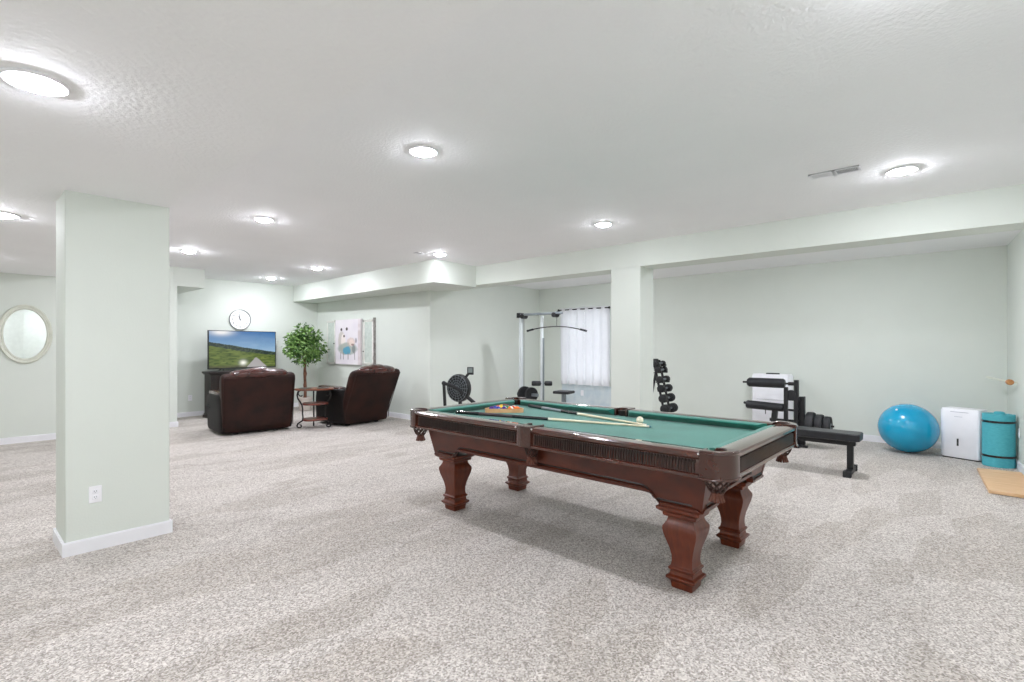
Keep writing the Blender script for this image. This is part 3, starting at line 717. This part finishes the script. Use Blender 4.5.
# ---------------------------------------------------------------- pictures on the side wall (wall faces -X; local x = along -Y)
def sash(label, y, z0, z1, W, knob, tilt):
    t = thing('window_sash_decor', label, 'wall decor', (XA, y, 0), -PI/2)
    t.rotation_euler = (0, 0, -PI/2)
    H = z1-z0; m = MB(); f = .05
    X = Matrix.Translation((-W/2 if tilt else 0, -.03, 0))
    if tilt: X = Matrix.Translation((W/2, -.03, 0)) @ Matrix.Rotation(tilt, 4, 'Z') @ Matrix.Translation((-W/2, 0, 0))
    m.X = X
    m.b(-W/2, -W/2+f, -.014, .014, z0, z1); m.b(W/2-f, W/2, -.014, .014, z0, z1); m.b(-W/2, W/2, -.014, .014, z0, z0+f); m.b(-W/2, W/2, -.014, .014, z1-f, z1)
    m.build('frame', M['distress'], t, bevel=.004)
    m = MB(); m.X = X; m.b(-W/2+f-.004, W/2-f+.004, -.003, .003, z0+f-.004, z1-f+.004); m.build('pane', M['frost'], t)
    m = MB(); m.X = X; m.sphere((knob[0], -.024, knob[1]), .014, 12, 8); m.cyl((knob[0], -.005, knob[1]), (knob[0], -.02, knob[1]), .006); m.build('knob', M['black'], t)
    m = MB(); m.X = X
    for zz_ in (z0+.12, z1-.12): m.b(-.03, .03, .014, .03, zz_-.015, zz_+.015)
    m.build('hanger', M['iron'], t)
    return t
sash('narrow white distressed window sash between the tree and the canvas', 10.78, .985, 1.985, .38, (.155, 1.46), 0)
s2 = sash('narrow white distressed window sash on the recliner side of the canvas', 9.25, 1.01, 1.955, .38, (-.165, 1.29), 0)
m = MB(); m.b(.20, .222, -.05, 0, .96, 1.99); m.b(.196, .226, -.055, 0, 1.80, 1.84); m.b(.196, .226, -.055, 0, 1.12, 1.2); m.build('hinge_stile', mat('weathered_edge', srgb(120, 112, 108), .6, col2=srgb(168, 164, 160), scale=12), s2)
t = thing('canvas_painting', 'tall pale canvas painting of a standing animal with blue belly', 'painting', (XA-.003, 10.05, 0), -PI/2)
cw, cz0, cz1 = 1.04, 1.0, 1.985
m = MB(); m.b(-cw/2, cw/2, -.045, 0, cz0, cz1); m.build('stretched_canvas', mat('canvas_edge', srgb(212, 204, 206), .8), t)
def cow(u, v):
    c = lerp(srgb(232, 226, 230), srgb(220, 214, 222), vn(u*5, v*6))
    if u > .9: c = lerp(srgb(200, 186, 186), srgb(226, 218, 222), vn(u*3, v*14))
    def ell(cx, cy, rx, ry): return ((u-cx)/(rx*1.15))**2+((v-cy)/(ry*1.15))**2
    def put(c, col, d, a=1.0): return lerp(c, col, max(0, min(1, (1.15-d)*3))*a)
    wob = .25*vn(u*18, v*18)
    c = put(c, srgb(186, 178, 168), ell(.26, .52, .13, .22)+wob, .75)       # neck and head
    c = put(c, srgb(236, 226, 222), ell(.33, .53, .09, .15)+wob, .9)
    c = put(c, srgb(160, 168, 160), ell(.50, .35, .36, .13)+wob, .85)      # body
    c = put(c, srgb(206, 176, 160), ell(.64, .50, .15, .09)+wob, .5)
    c = put(c, srgb(236, 216, 206), ell(.66, .48, .09, .07)+wob, .7)
    c = put(c, srgb(72, 152, 180), ell(.48, .31, .15, .09)+wob*1.5, .9)    # blue belly
    c = put(c, srgb(110, 116, 118), ell(.74, .34, .06, .08)+wob, .7)
    for x in (.22, .33, .52, .78):
        d = abs(u-x-(.2-v)*.04)/.016
        if .10 < v < .27: c = put(c, srgb(120, 116, 116), d, .7)
    c = put(c, srgb(60, 44, 46), ell(.25, .78, .035, .030)); c = put(c, srgb(60, 44, 46), ell(.47, .79, .038, .032))
    c = put(c, srgb(70, 52, 54), ell(.36, .63, .03, .025)); c = put(c, srgb(90, 84, 86), ell(.83, .53, .025, .05), .7)
    c = put(c, srgb(110, 66, 70), ell(.70, .44, .05, .02), .7)
    return c
picture_grid('painted_front', cw-.004, cz1-cz0-.004, 90, 90, cow, M['painting'], t, -.0455, 0, (cz0+cz1)/2)

# ---------------------------------------------------------------- mirror (wall faces -Y)
t = thing('oval_mirror', 'round mirror in a cream moulded frame on the wall beyond the column', 'mirror', (.752, YM, 1.58), 0)
m = MB()
def oring(a, bz_, y, n=56): return [(a*math.cos(2*PI*k/n), y, bz_*math.sin(2*PI*k/n)) for k in range(n)]
m.rings([oring(.292, .425, 0), oring(.296, .430, -.02), oring(.285, .418, -.035), oring(.265, .398, -.032), oring(.255, .388, -.022), oring(.243, .374, -.03), oring(.232, .362, -.024), oring(.228, .358, -.008), oring(.228, .358, 0)], cap=False)
m.build('frame', M['cream'], t, smooth=50)
m = MB(); m.rings([oring(.229, .359, -.009), oring(.229, .359, -.004)]); m.build('glass', M['mirror'], t)

# ---------------------------------------------------------------- outlets
def outlet(label, p, rz, double=False):
    t = thing('wall_outlet', label, 'outlet', p, rz); W, H = (.116, .118) if double else (.072, .115)
    m = MB(); m.b(-W/2, W/2, -.006, 0, -H/2, H/2); m.build('cover_plate', M['plate_white'], t, bevel=.003)
    gx = (-.024, .024) if double else (0,)
    m = MB()
    for x in gx[:1] if not double else gx[:1]:
        for z in (-.02, .02): m.loft([(x, -.008, z, .0165, .001, 4), ], 4) if False else m.b(x-.016, x+.016, -.0085, -.005, z-.014, z+.014)
    if double: m.b(.008, .040, -.0085, -.005, -.033, .033)
    m.build('socket', M['white_plastic'], t, bevel=.002)
    m = MB()
    for z in (-.02, .02):
        for dx in (-.006, .006): m.b(gx[0]+dx-.0012, gx[0]+dx+.0012, -.0092, -.008, z-.002, z+.007)
        m.b(gx[0]-.002, gx[0]+.002, -.0092, -.008, z-.009, z-.006)
    m.build('slot', M['slot'], t)
outlet('white wall outlet low on the square column', (.678, CY0, .385), 0)
outlet('white wall outlet behind the recliner, left of the cabinet', (3.22, YB, .37), 0)
outlet('white wall outlet below the curtained window', (XD-.022, 6.08, .40), -PI/2)
outlet('white wall outlet on the gym wall near the padded weight machine', (XD, 2.62, .26), -PI/2)
outlet('white wall outlet just above the teal mat', (8.12, yr(8.12)+.0, .42), PI+math.atan(.059))

# ---------------------------------------------------------------- curtains on the far wall
CXD = XD-.09
rod = thing('curtain_rod', 'thin dark curtain rod showing between the white curtain folds', 'curtain rod', (0, 0, 0))
m = MB(); m.cyl((CXD+.008, 5.38, 2.19), (CXD+.008, 6.66, 2.19), .012); m.build('rod', M['iron'], rod)
m = MB()
for y in (5.38, 6.66): m.sphere((CXD, y, 2.19), .024, 12, 8)
m.build('finial', M['iron'], rod)
m = MB()
for y in (5.44, 6.60): m.cyl((CXD, y, 2.19), (XD, y, 2.19), .008); 
m.build('bracket', M['iron'], rod)
def curtain(label, y0, y1, ph):
    n = 90; zs = [.575, .9, 1.3, 1.7, 2.0, 2.13, 2.16, 2.225]; m = MB(); rs = []
    th = .004
    for z in zs:
        f = (z-.575)/1.65; amp = .030*(1-.25*f); row = []
        for i in range(n+1):
            y = y0+(y1-y0)*i/n; a = (y-y0)/.20*2*PI/1.0
            x = CXD + amp*math.sin(a+ph) + .008*math.sin(a*.37+ph+z*1.5)*(1-f)
            if z > 2.1: x = CXD + .004 + .019*math.sin(a+ph)
            row.append((x, y, z))
        rs.append([Vector(p)+Vector((-th/2, 0, 0)) for p in row]+[Vector(p)+Vector((th/2, 0, 0)) for p in reversed(row)])
    m.rings(rs); o = m.build('curtain', M['curtain'], None, smooth=80); tag(o, label, 'curtain', 'white window curtains'); return o
curtain('white curtain panel on the window, the one beside the exercise tower', 5.982, 6.62, 0)
curtain('white curtain panel on the window, the one beside the pillar', 5.378, 5.978, 0)
m = MB(); m.b(XD-.022, XD, 5.36, 6.62, .10, .57);  # thin slab painting the bluish daylight spill on the wall
tag(m.build('daylight_spill_panel', M['spill_blue'], None, bevel=.004), 'pale blue panel standing in for daylight spill under the white curtains', 'panel')

# ---------------------------------------------------------------- lat pulldown tower
TX0 = 7.15
t = thing('lat_pulldown_tower', 'silver cable exercise tower with a curved overhead bar', 'exercise machine', (TX0, 0, 0))
m = MB(); m.b(-.032, .032, 6.14, 6.20, .03, 1.97); m.build('upright', M['silver'], t, bevel=.004)
m = MB(); m.b(-.022, .022, 5.65, 5.695, .03, 1.95); m.build('upright', M['silver'], t, bevel=.004)
m = MB(); m.b(-.012, .012, 5.628, 5.65, .1, 1.55); m.build('guide_rod', M['grey_metal'], t)
m = MB(); m.b(-.05, -.02, 5.24, 6.20, 1.965, 2.005); m.b(.02, .05, 5.24, 6.20, 1.965, 2.005); m.build('top_beam', M['grey_metal'], t, bevel=.004)
m = MB()
for y in (6.10, 5.37): m.cyl((-.06, y, 1.955), (.06, y, 1.955), .045, n=20)
for y in (5.30,): m.cyl((-.04, y, 1.985), (.04, y, 1.985), .03, n=16)
m.b(-.06, .06, 6.15, 6.23, 1.93, 2.02)
m.build('pulley', M['black'], t)
m = MB(); m.tube([(0, 5.34, 1.93), (0, 5.34, 1.76)], .005, 6); m.tube([(0, 6.10, 1.92), (0, 6.10, .5)], .004, 6); m.build('cable', M['iron'], t)
m = MB(); m.b(-.04, .04, 5.55, 6.9, 0, .05); m.b(-.35, .35, 6.14, 6.20, 0, .05); m.b(-.35, .35, 5.2, 5.26, 0, .05); m.b(-.03, .03, 5.2, 5.7, 0, .05); m.build('base_frame', M['grey_metal'], t, bevel=.004)
c = Vector((0, 5.34, 1.75)); m = MB(); pts = []
for i in range(25):
    f = -1+2*i/24; pts.append(c+Rv*(.50*f)+Vector((0, 0, -.075*abs(f)**1.9)))
m.tube(pts, .0095, 8); o = m.build('lat_bar', M['iron'], t)
m = MB()
for s_ in (-1, 1):
    p = [c+Rv*(s_*f*.50)+Vector((0, 0, -.075*f**1.9)) for f in (.82, .9, 1.0, 1.06)]; m.tube(p, .018, 10)
m.build('grip', M['rubber'], o)
m = MB(); q = Vector((0, 5.655, .73))
m.tube([q+Rv*-.20, q+Rv*.17], .010, 8)
m.build('roller_axle', M['iron'], t)
for a0, a1 in ((-.20, -.035), (.035, .17)):
    m = MB(); m.tube([q+Rv*a0, q+Rv*(a0+.02), q+Rv*(a1-.02), q+Rv*a1], [.035, .045, .045, .035], 16); m.build('foam_roller', M['rubber'], t)
m = MB(); m.box((.10, 5.26, .59), (.30, .30, .05), .2); m.build('seat', M['vinyl'], t, bevel=.015)
m = MB(); m.b(.07, .13, 5.23, 5.29, .05, .57); m.b(-.03, .10, 5.23, 5.29, .3, .35); m.build('seat_post', M['grey_metal'], t)
for y, r in ((6.0, .14), (5.84, .13)):
    m = MB(); m.X = Matrix.Translation((-.1, y, .52)) @ Matrix.Rotation(-.25, 4, 'Z')
    m.lathe([(.03, -.02), (r*.55, -.02), (r*.6, -.008), (r*.86, -.008), (r*.9, -.022), (r, -.018), (r, .018), (r*.9, .022), (.03, .02)], axis='Y', n=36)
    m.build('weight_plate', M['grey_metal'], t)
    m = MB(); m.X = Matrix.Translation((-.1, y, .52)) @ Matrix.Rotation(-.25, 4, 'Z')
    m.lathe([(r*.84, -.024), (r*1.04, -.024), (r*1.04, .024), (r*.84, .024)], axis='Y', n=36); m.build('plate_rim', M['rubber'], t)
m = MB(); m.b(-.12, -.06, 5.7, 6.17, .495, .545); m.b(-.07, .02, 6.12, 6.18, .49, .55); m.build('plate_peg', M['grey_metal'], t)

# ---------------------------------------------------------------- fan exercise machine
o0 = Fv*8.3+Rv*((459-512)/FPX*8.3)
t = thing('fan_exercise_machine', 'black fan flywheel exercise machine with monitor on an arm', 'exercise machine', (o0.x, o0.y, 0), YAW-PI/2)
# local x = camera-right, y = away
def AT(dx, z, dy=0): return Vector((dx, dy, z))
m = MB(); m.X = Matrix.Translation((0, 0, .715)) @ Matrix.Rotation(math.radians(-32), 4, 'Z')
m.lathe([(.05, -.055), (.21, -.05), (.228, -.03), (.228, .03), (.21, .05), (.05, .055)], axis='Y', n=40); m.build('flywheel_housing', M['black'], t)
m = MB(); m.X = Matrix.Translation((0, 0, .715)) @ Matrix.Rotation(math.radians(-32), 4, 'Z')
for r in (.05, .09, .13, .17, .21): m.tube([(r*math.cos(a), -.064, r*math.sin(a)) for a in [2*PI*k/30 for k in range(30)]], .0028, 5, closed=True)
for k in range(18):
    a = 2*PI*k/18; m.tube([(.03*math.cos(a), -.06, .03*math.sin(a)), (.22*math.cos(a), -.058, .22*math.sin(a))], .0028, 5)
m.build('cage', M['grey_metal'], t)
m = MB(); m.tube([AT(-.235, .80, -.1), AT(-.10, .76, -.1), AT(.02, .69, -.11), AT(.12, .60, -.1)], .028, 10); m.sphere(AT(-.235, .80, -.1), .038, 12, 8); m.build('frame_arm', M['rubber'], t)
m = MB(); m.tube([AT(-.235, .80, -.1), AT(-.215, .40, -.1), AT(-.20, .03, -.1)], .026, 10); m.b(-.40, -.0, -.14, -.06, 0, .05); m.build('front_leg', M['black'], t)
m = MB(); m.tube([AT(.12, .60, -.1), AT(.35, .40, -.1), AT(.55, .22, -.1)], .03, 8); m.b(.50, .60, -.4, .2, 0, .05); m.tube([AT(.55, .22, -.1), AT(.55, .03, -.1)], .025, 8); m.tube([AT(.02, .62, 0), AT(.02, .03, 0)], .03, 8); m.b(-.03, .07, -.3, .3, 0, .04); m.build('rear_frame', M['black'], t)
m = MB(); m.tube([AT(.055, .82, -.05), AT(.12, .90, -.06), AT(.185, .985, -.07)], .022, 10); m.build('monitor_arm', M['rubber'], t)
m = MB(); m.box(AT(.195, 1.0, -.09), (.105, .03, .125), 0); o = m.build('monitor', M['black'], t, bevel=.006)
m = MB(); m.box(AT(.195, 1.01, -.107), (.07, .004, .075), 0); m.build('display', M['monitor'], o)

# ---------------------------------------------------------------- dumbbell rack
D0 = Vector((7.50, 3.55, 0))
t = thing('dumbbell_rack', 'slim black stepped dumbbell rack behind the square pillar', 'dumbbell rack', D0, 0)
rows = []
for i, (px, py) in enumerate(((662, 361), (664, 366.5), (666.5, 375.5), (668, 384.5), (669.5, 394.5), (671.5, 405.5))):
    pass
m = MB()
for x in (-.07, .13):
    m.tube([(x, .34, .02), (x, .12, 1.18)], .02, 8)
    m.tube([(x, .10, 1.18), (x, -.16, .02)], .02, 8)
    m.b(x-.02, x+.02, -.30, .40, 0, .04)
m.b(-.09, .15, .12, .16, 1.14, 1.2); m.b(-.09, .15, .225, .265, .5, .54); m.b(-.09, .15, -.2, -.16, .04, .08)
m.build('frame', M['black'], t)
m = MB(); zs = [1.13, 1.03, .88, .74, .59, .43, .26]
for k, z in enumerate(zs):
    yy = .10-(1.18-z)*.225-.04
    for x in (-.07, .13): m.box((x, yy, z-.045), (.045, .12, .012)); m.box((x, yy-.055, z-.03), (.045, .012, .04))
m.build('cradle', M['black'], t)
names = ['topmost and smallest', 'second from the top', 'third from the top', 'fourth from the top', 'fifth from the top', 'sixth from the top', 'lowest and largest']
for k, z in enumerate(zs):
    yy = .10-(1.18-z)*.225-.045; r = .042+.006*k; hl = .045+.006*k
    d = thing('dumbbell', f'black round-headed dumbbell on the stepped rack, {names[k]}', 'dumbbell', (D0.x+.03, D0.y+yy, z), 0, 'dumbbells on the stepped rack')
    m = MB(); m.cyl((-.09, 0, 0), (.09, 0, 0), .015, n=12); m.build('handle', M['grey_metal'], d)
    for s_ in (-1, 1):
        m = MB(); a, b_ = s_*.085, s_*(.085+hl*1.3)
        m.lathe([(r*.6, a), (r, a+s_*.012), (r*1.03, (a+b_)/2), (r, b_-s_*.012), (r*.55, b_), (.002, b_-s_*.004)], axis='X', n=20); m.build('head', M['rubber'], d)

# ---------------------------------------------------------------- padded weight machine
t = thing('padded_weight_machine', 'black weight machine with foam roller, padded seat and uprights', 'exercise machine', (7.90, 0, 0))
for y, z, x, wd in ((1.86, .83, -.05, .05), (1.74, .93, 0, .055), (1.68, .70, .06, .07)):
    m = MB(); m.b(x-wd/2, x+wd/2, y-wd/2, y+wd/2, .03, z); m.build('upright', M['black'], t, bevel=.005)
m = MB(); m.b(-.12, .22, 1.68, 1.80, 0, .035); m.b(-.03, .03, 1.6, 2.3, 0, .03); m.b(-.25, .25, 2.24, 2.32, 0, .03); m.build('base_plate', M['black'], t, bevel=.004)
m = MB(); m.tube([(0, 1.74, .875), (0, 2.44, .872)], .014, 10); m.cyl((0, 1.74, .875), (0, 1.84, .874), .025); m.sphere((0, 2.44, .872), .016, 8, 6); m.build('roller_axle', M['iron'], t)
m = MB(); m.tube([(0, 1.885, .875), (0, 1.905, .875), (0, 2.36, .873), (0, 2.385, .873)], [.05, .068, .068, .05], 20); m.build('foam_roller', M['vinyl'], t)
m = MB(); m.tube([(0, 1.885, .525), (0, 1.905, .53), (0, 2.38, .545), (0, 2.40, .545)], [.04, .058, .062, .05], 20)
m.X = Matrix.Identity(4); m.build('seat_pad', M['vinyl'], t)
m = MB(); m.cyl((0, 1.70, .50), (0, 1.92, .51), .016); m.sphere((0, 2.425, .565), .02, 8, 6); m.cyl((0, 2.40, .55), (0, 2.425, .565), .012); m.cyl((0, 2.14, .50), (0, 2.14, .42), .006); m.build('pad_bracket', M['black'], t)
m = MB(); m.box((0, 2.02, .40), (.06, .07, .24), R=Matrix.Rotation(.10, 3, 'X')); m.b(-.02, .02, 1.70, 2.08, .33, .37); m.b(-.025, .025, 1.97, 2.03, .03, .32); m.b(-.02, .02, 1.88, 1.91, .03, .36); m.build('seat_support', M['black'], t)
m = MB(); m.lathe([(.05, -.02), (.07, -.02), (.07, .02), (.05, .02)], (-.03, 1.80, .72), axis='X', n=20); m.b(-.03, .06, 1.70, 1.86, .64, .69); m.build('cam', M['rubber'], t)
m = MB(); m.cyl((.06, 1.66, .32), (.06, 1.30, .32), .014); m.build('plate_peg', M['iron'], t)
for i, (y, r) in enumerate(((1.575, .172), (1.47, .150), (1.375, .130))):
    p = thing('weight_plate', f"black rubber weight plate on the machine's peg, {('largest, next to the uprights', 'middle of three', 'smallest, at the peg end')[i]}", 'weight plate', (7.96, y, .32), 0, 'weight plates on the peg')
    m = MB(); h_ = .046 - .004*i
    m.lathe([(.02, -h_), (r*.5, -h_), (r*.55, -h_*.7), (r*.8, -h_*.7), (r*.86, -h_), (r*.96, -h_), (r, -h_*.7), (r, h_*.7), (r*.96, h_), (.02, h_)], axis='Y', n=40); m.build('disc', M['rubber'], p)
    m = MB(); m.lathe([(.018, -h_*1.06), (.04, -h_*1.06), (.04, h_*1.06), (.018, h_*1.06)], axis='Y', n=20); m.build('hub', M['grey_metal'], p)

# ---------------------------------------------------------------- flat bench
t = thing('flat_bench', 'flat black padded exercise bench beyond the pool table corner', 'bench', (6.63, 0, 0))
m = MB(); m.X = Matrix.Identity(4)
m.loft([(0, 1.43, .372, .125, .59, 14), (0, 1.43, .378, .138, .602, 16), (0, 1.43, .444, .14, .605, 16), (0, 1.43, .454, .132, .597, 14)], 64); m.build('pad', M['vinyl'], t)
m = MB(); m.b(-.03, .03, .88, 2.0, .31, .365); m.b(-.09, .09, .93, 1.05, .355, .372); m.b(-.09, .09, 1.8, 1.92, .355, .372); m.build('spine', M['black'], t, bevel=.004)
for y, c_ in ((.93, 1), (1.93, 1)):
    m = MB(); m.b(-.03, .03, y-.03, y+.03, .05, .32); o = m.build('leg', M['black'], t, bevel=.004)
    m = MB(); m.b(-.22, .22, y-.03, y+.03, .012, .06); m.build('foot_bar', M['black'], o, bevel=.004)
    m = MB()
    for x in (-.2, .2): m.b(x-.035, x+.035, y-.037, y+.037, 0, .066)
    m.build('rubber_cap', M['rubber'], o, bevel=.004)

# ---------------------------------------------------------------- white appliance by the far wall behind the weight machine
t = thing('air_purifier', 'tall white appliance with dark top slot behind the weight machine', 'appliance', (XD-.20, 2.30, 0))
m = MB(); m.loft([(0, 0, .02, .13, .27, 8), (0, 0, .04, .14, .28, 8), (0, 0, .93, .14, .28, 8), (0, 0, .955, .125, .265, 8)], 40); m.build('body', M['white_plastic'], t)
m = MB(); m.loft([(-.05, -.02, .952, .05, .10, 4), (-.05, -.02, .972, .045, .095, 4)], 24); m.build('top_handle', M['rubber'], t)
m = MB(); m.b(-.145, -.139, -.2, .2, .55, .553); m.build('seam', M['grey_metal'], t)
m = MB(); m.b(-.1, .1, -.22, .22, 0, .025); m.build('foot', M['rubber'], t)

# ---------------------------------------------------------------- exercise ball
m = MB(); rr = .328
prof = [(max(.001, math.cos(a))*rr, math.sin(a)*rr*.97) for a in [-PI/2+PI*i/32 for i in range(33)]]
m.lathe(prof, (0, 0, 0), 48)
t = thing('exercise_ball', 'large glossy blue exercise ball on the carpet', 'exercise ball', (8.47, .550, .320))
o = m.build('ball', M['blue_ball'], t, smooth=60); o.rotation_euler = (.3, .2, 0)
m = MB(); m.lathe([(.001, .012), (.012, .011), (.014, 0)], (0, 0, 0), 14); o = m.build('valve_plug', M['white_plastic'], t)
dd = Vector((-.55, .32, .77)).normalized(); o.location = dd*rr*.975; o.rotation_euler = dd.to_track_quat('Z', 'Y').to_euler()

# ---------------------------------------------------------------- dehumidifier
a_ = math.atan2(-.17-.21, 8.32-8.47)
pL, pR = Vector((8.44, .225, 0)), Vector((8.30, -.145, 0)); cc = (pL+pR)/2; ax = (pR-pL).normalized(); W = (pR-pL).length
back = Vector((-ax.y, ax.x, 0)); ctr = cc+back*.12
DS = .965
t = thing('dehumidifier', 'white boxy dehumidifier between blue ball and teal mat', 'dehumidifier', (ctr.x, ctr.y, 0), math.atan2(ax.y, ax.x)); t.scale = (1, 1, .96)
m = MB(); m.loft([(0, 0, .015, W/2-.01, .11, 9), (0, 0, .03, W/2, .12, 9), (0, 0, .615, W/2+.004, .122, 9), (0, 0, .635, W/2-.006, .112, 9)], 48); m.build('body', M['white_plastic'], t)
m = MB(); m.loft([(0, .005, .632, W/2-.002, .115, 9), (0, .005, .648, W/2-.004, .113, 9), (0, .005, .652, W/2-.02, .10, 9)], 48); m.build('lid', M['white_plastic'], t)
m = MB(); m.b(-.016+.04-.05, .016+.04-.05-.012, -.124, -.119, .17, .265); m.build('water_gauge', M['slot'], t, bevel=.003)
m = MB(); m.b(-.05, .03, -.1235, -.121, .545, .552); m.build('badge', mat('grey_print', srgb(190, 192, 200), .5), t)
m = MB(); m.b(-.09, .09, -.124, -.118, .605, .612); m.build('seam', mat('seam_grey', srgb(176, 178, 188), .6), t)
m = MB(); m.b(-W/2+.02, W/2-.02, -.10, .10, 0, .02); m.build('base', M['rubber'], t)
m = MB(); m.box((W/2+.003, -.02, .20), (.012, .05, .12)); m.build('side_grip', M['rubber'], t, bevel=.004)

# ---------------------------------------------------------------- teal rolled mat
MC = Vector((8.22, -.30, 0)); t = thing('rolled_mat', 'teal rolled exercise mat standing upright with black elastic bands', 'exercise mat', MC, math.radians(215))
H = .61; m = MB(); turns = 5.2; n = 150; r_o = .134; inner = []; outer = []
for i in range(n+1):
    f = i/n; a = f*turns*2*PI; r = .022+(r_o-.022)*f
    sq = 1+.10*math.cos(2*a)*f
    inner.append((r*math.cos(a), r*math.sin(a))); outer.append(((r+.017)*math.cos(a), (r+.017)*math.sin(a)))
poly = inner+outer[::-1]; nn = len(poly)
vs = [(x, y, .003) for x, y in poly]+[(x, y, H) for x, y in poly]; fs = []
for i in range(n):
    j = nn-1-i; fs.append((i, i+1, j-1, j)); fs.append((nn+i, nn+j, nn+j-1, nn+i+1))
for i in range(nn): fs.append((i, (i+1) % nn, nn+(i+1) % nn, nn+i))
m.add(vs, fs); m.build('mat_roll', M['teal'], t, smooth=50)
m = MB(); m.loft([(0.02, 0, H-.01, .05, .05, 2), (.02, 0, H+.022, .048, .048, 2), (.02, 0, H+.03, .03, .03, 2)], 24); m.build('mat_core', M['teal'], t)
for z in (H-.085, .125):
    m = MB(); ro = .1545
    pts = []
    for k in range(60):
        f = 1-(1-k/60)/turns; a = f*turns*2*PI; r = .022+(r_o-.022)*f+.017+.002
        pts.append((r*math.cos(a), r*math.sin(a)))
    m.rings([[(x*s_, y*s_, zz_) for x, y in pts] for s_, zz_ in ((1, z-.012), (1.025, z-.012), (1.025, z+.012), (1, z+.012))], closed=True)
    m.build('elastic_band', M['cue_black'], t)

# ---------------------------------------------------------------- wooden board, wall rod
t = thing('wooden_board', 'light wood board lying on the carpet before the teal mat', 'board')
m = MB(); bp = [(7.74, -.10), (6.60, -.165), (6.55, -.54), (7.80, -.48)]
bp = [(7.74, -.112), (6.62, -.178), (6.60, -.52), (7.78, -.47)]
m.prism(bp, .004, .034); m.build('plank_top', M['pine'], t, bevel=.003)
m = MB()
for x in (6.75, 7.6): m.b(x-.02, x+.02, -.46, -.19, 0, .006)
m.build('underside_batten', M['pine'], t)
p_k = Vector((8.25, -.400, .985)); p_t = Vector((8.88, -.225, 1.008))
t = thing('wall_rod', 'cream rod with brown round end on the right-hand wall', 'rod', p_k)
m = MB(); m.tube([Vector((0, 0, 0)), (p_t-p_k)], .014, 12); m.build('rod', M['cream'], t)
m = MB(); dq = (p_t-p_k).normalized(); m.tube([-dq*.03, -dq*.02, dq*.02, dq*.03], [.024, .033, .033, .02], 16); m.build('end_knob', mat('knob_wood', srgb(176, 120, 70), .5, col2=srgb(196, 142, 92), scale=20), t)
m = MB(); m.cyl((0.02, 0, 0), (0.02, yr(8.27)-p_k.y, 0), .008); m.cyl((.02, yr(8.27)-p_k.y, 0), (.02, yr(8.27)-p_k.y+.006, 0), .02); m.build('bracket', M['cream'], t)
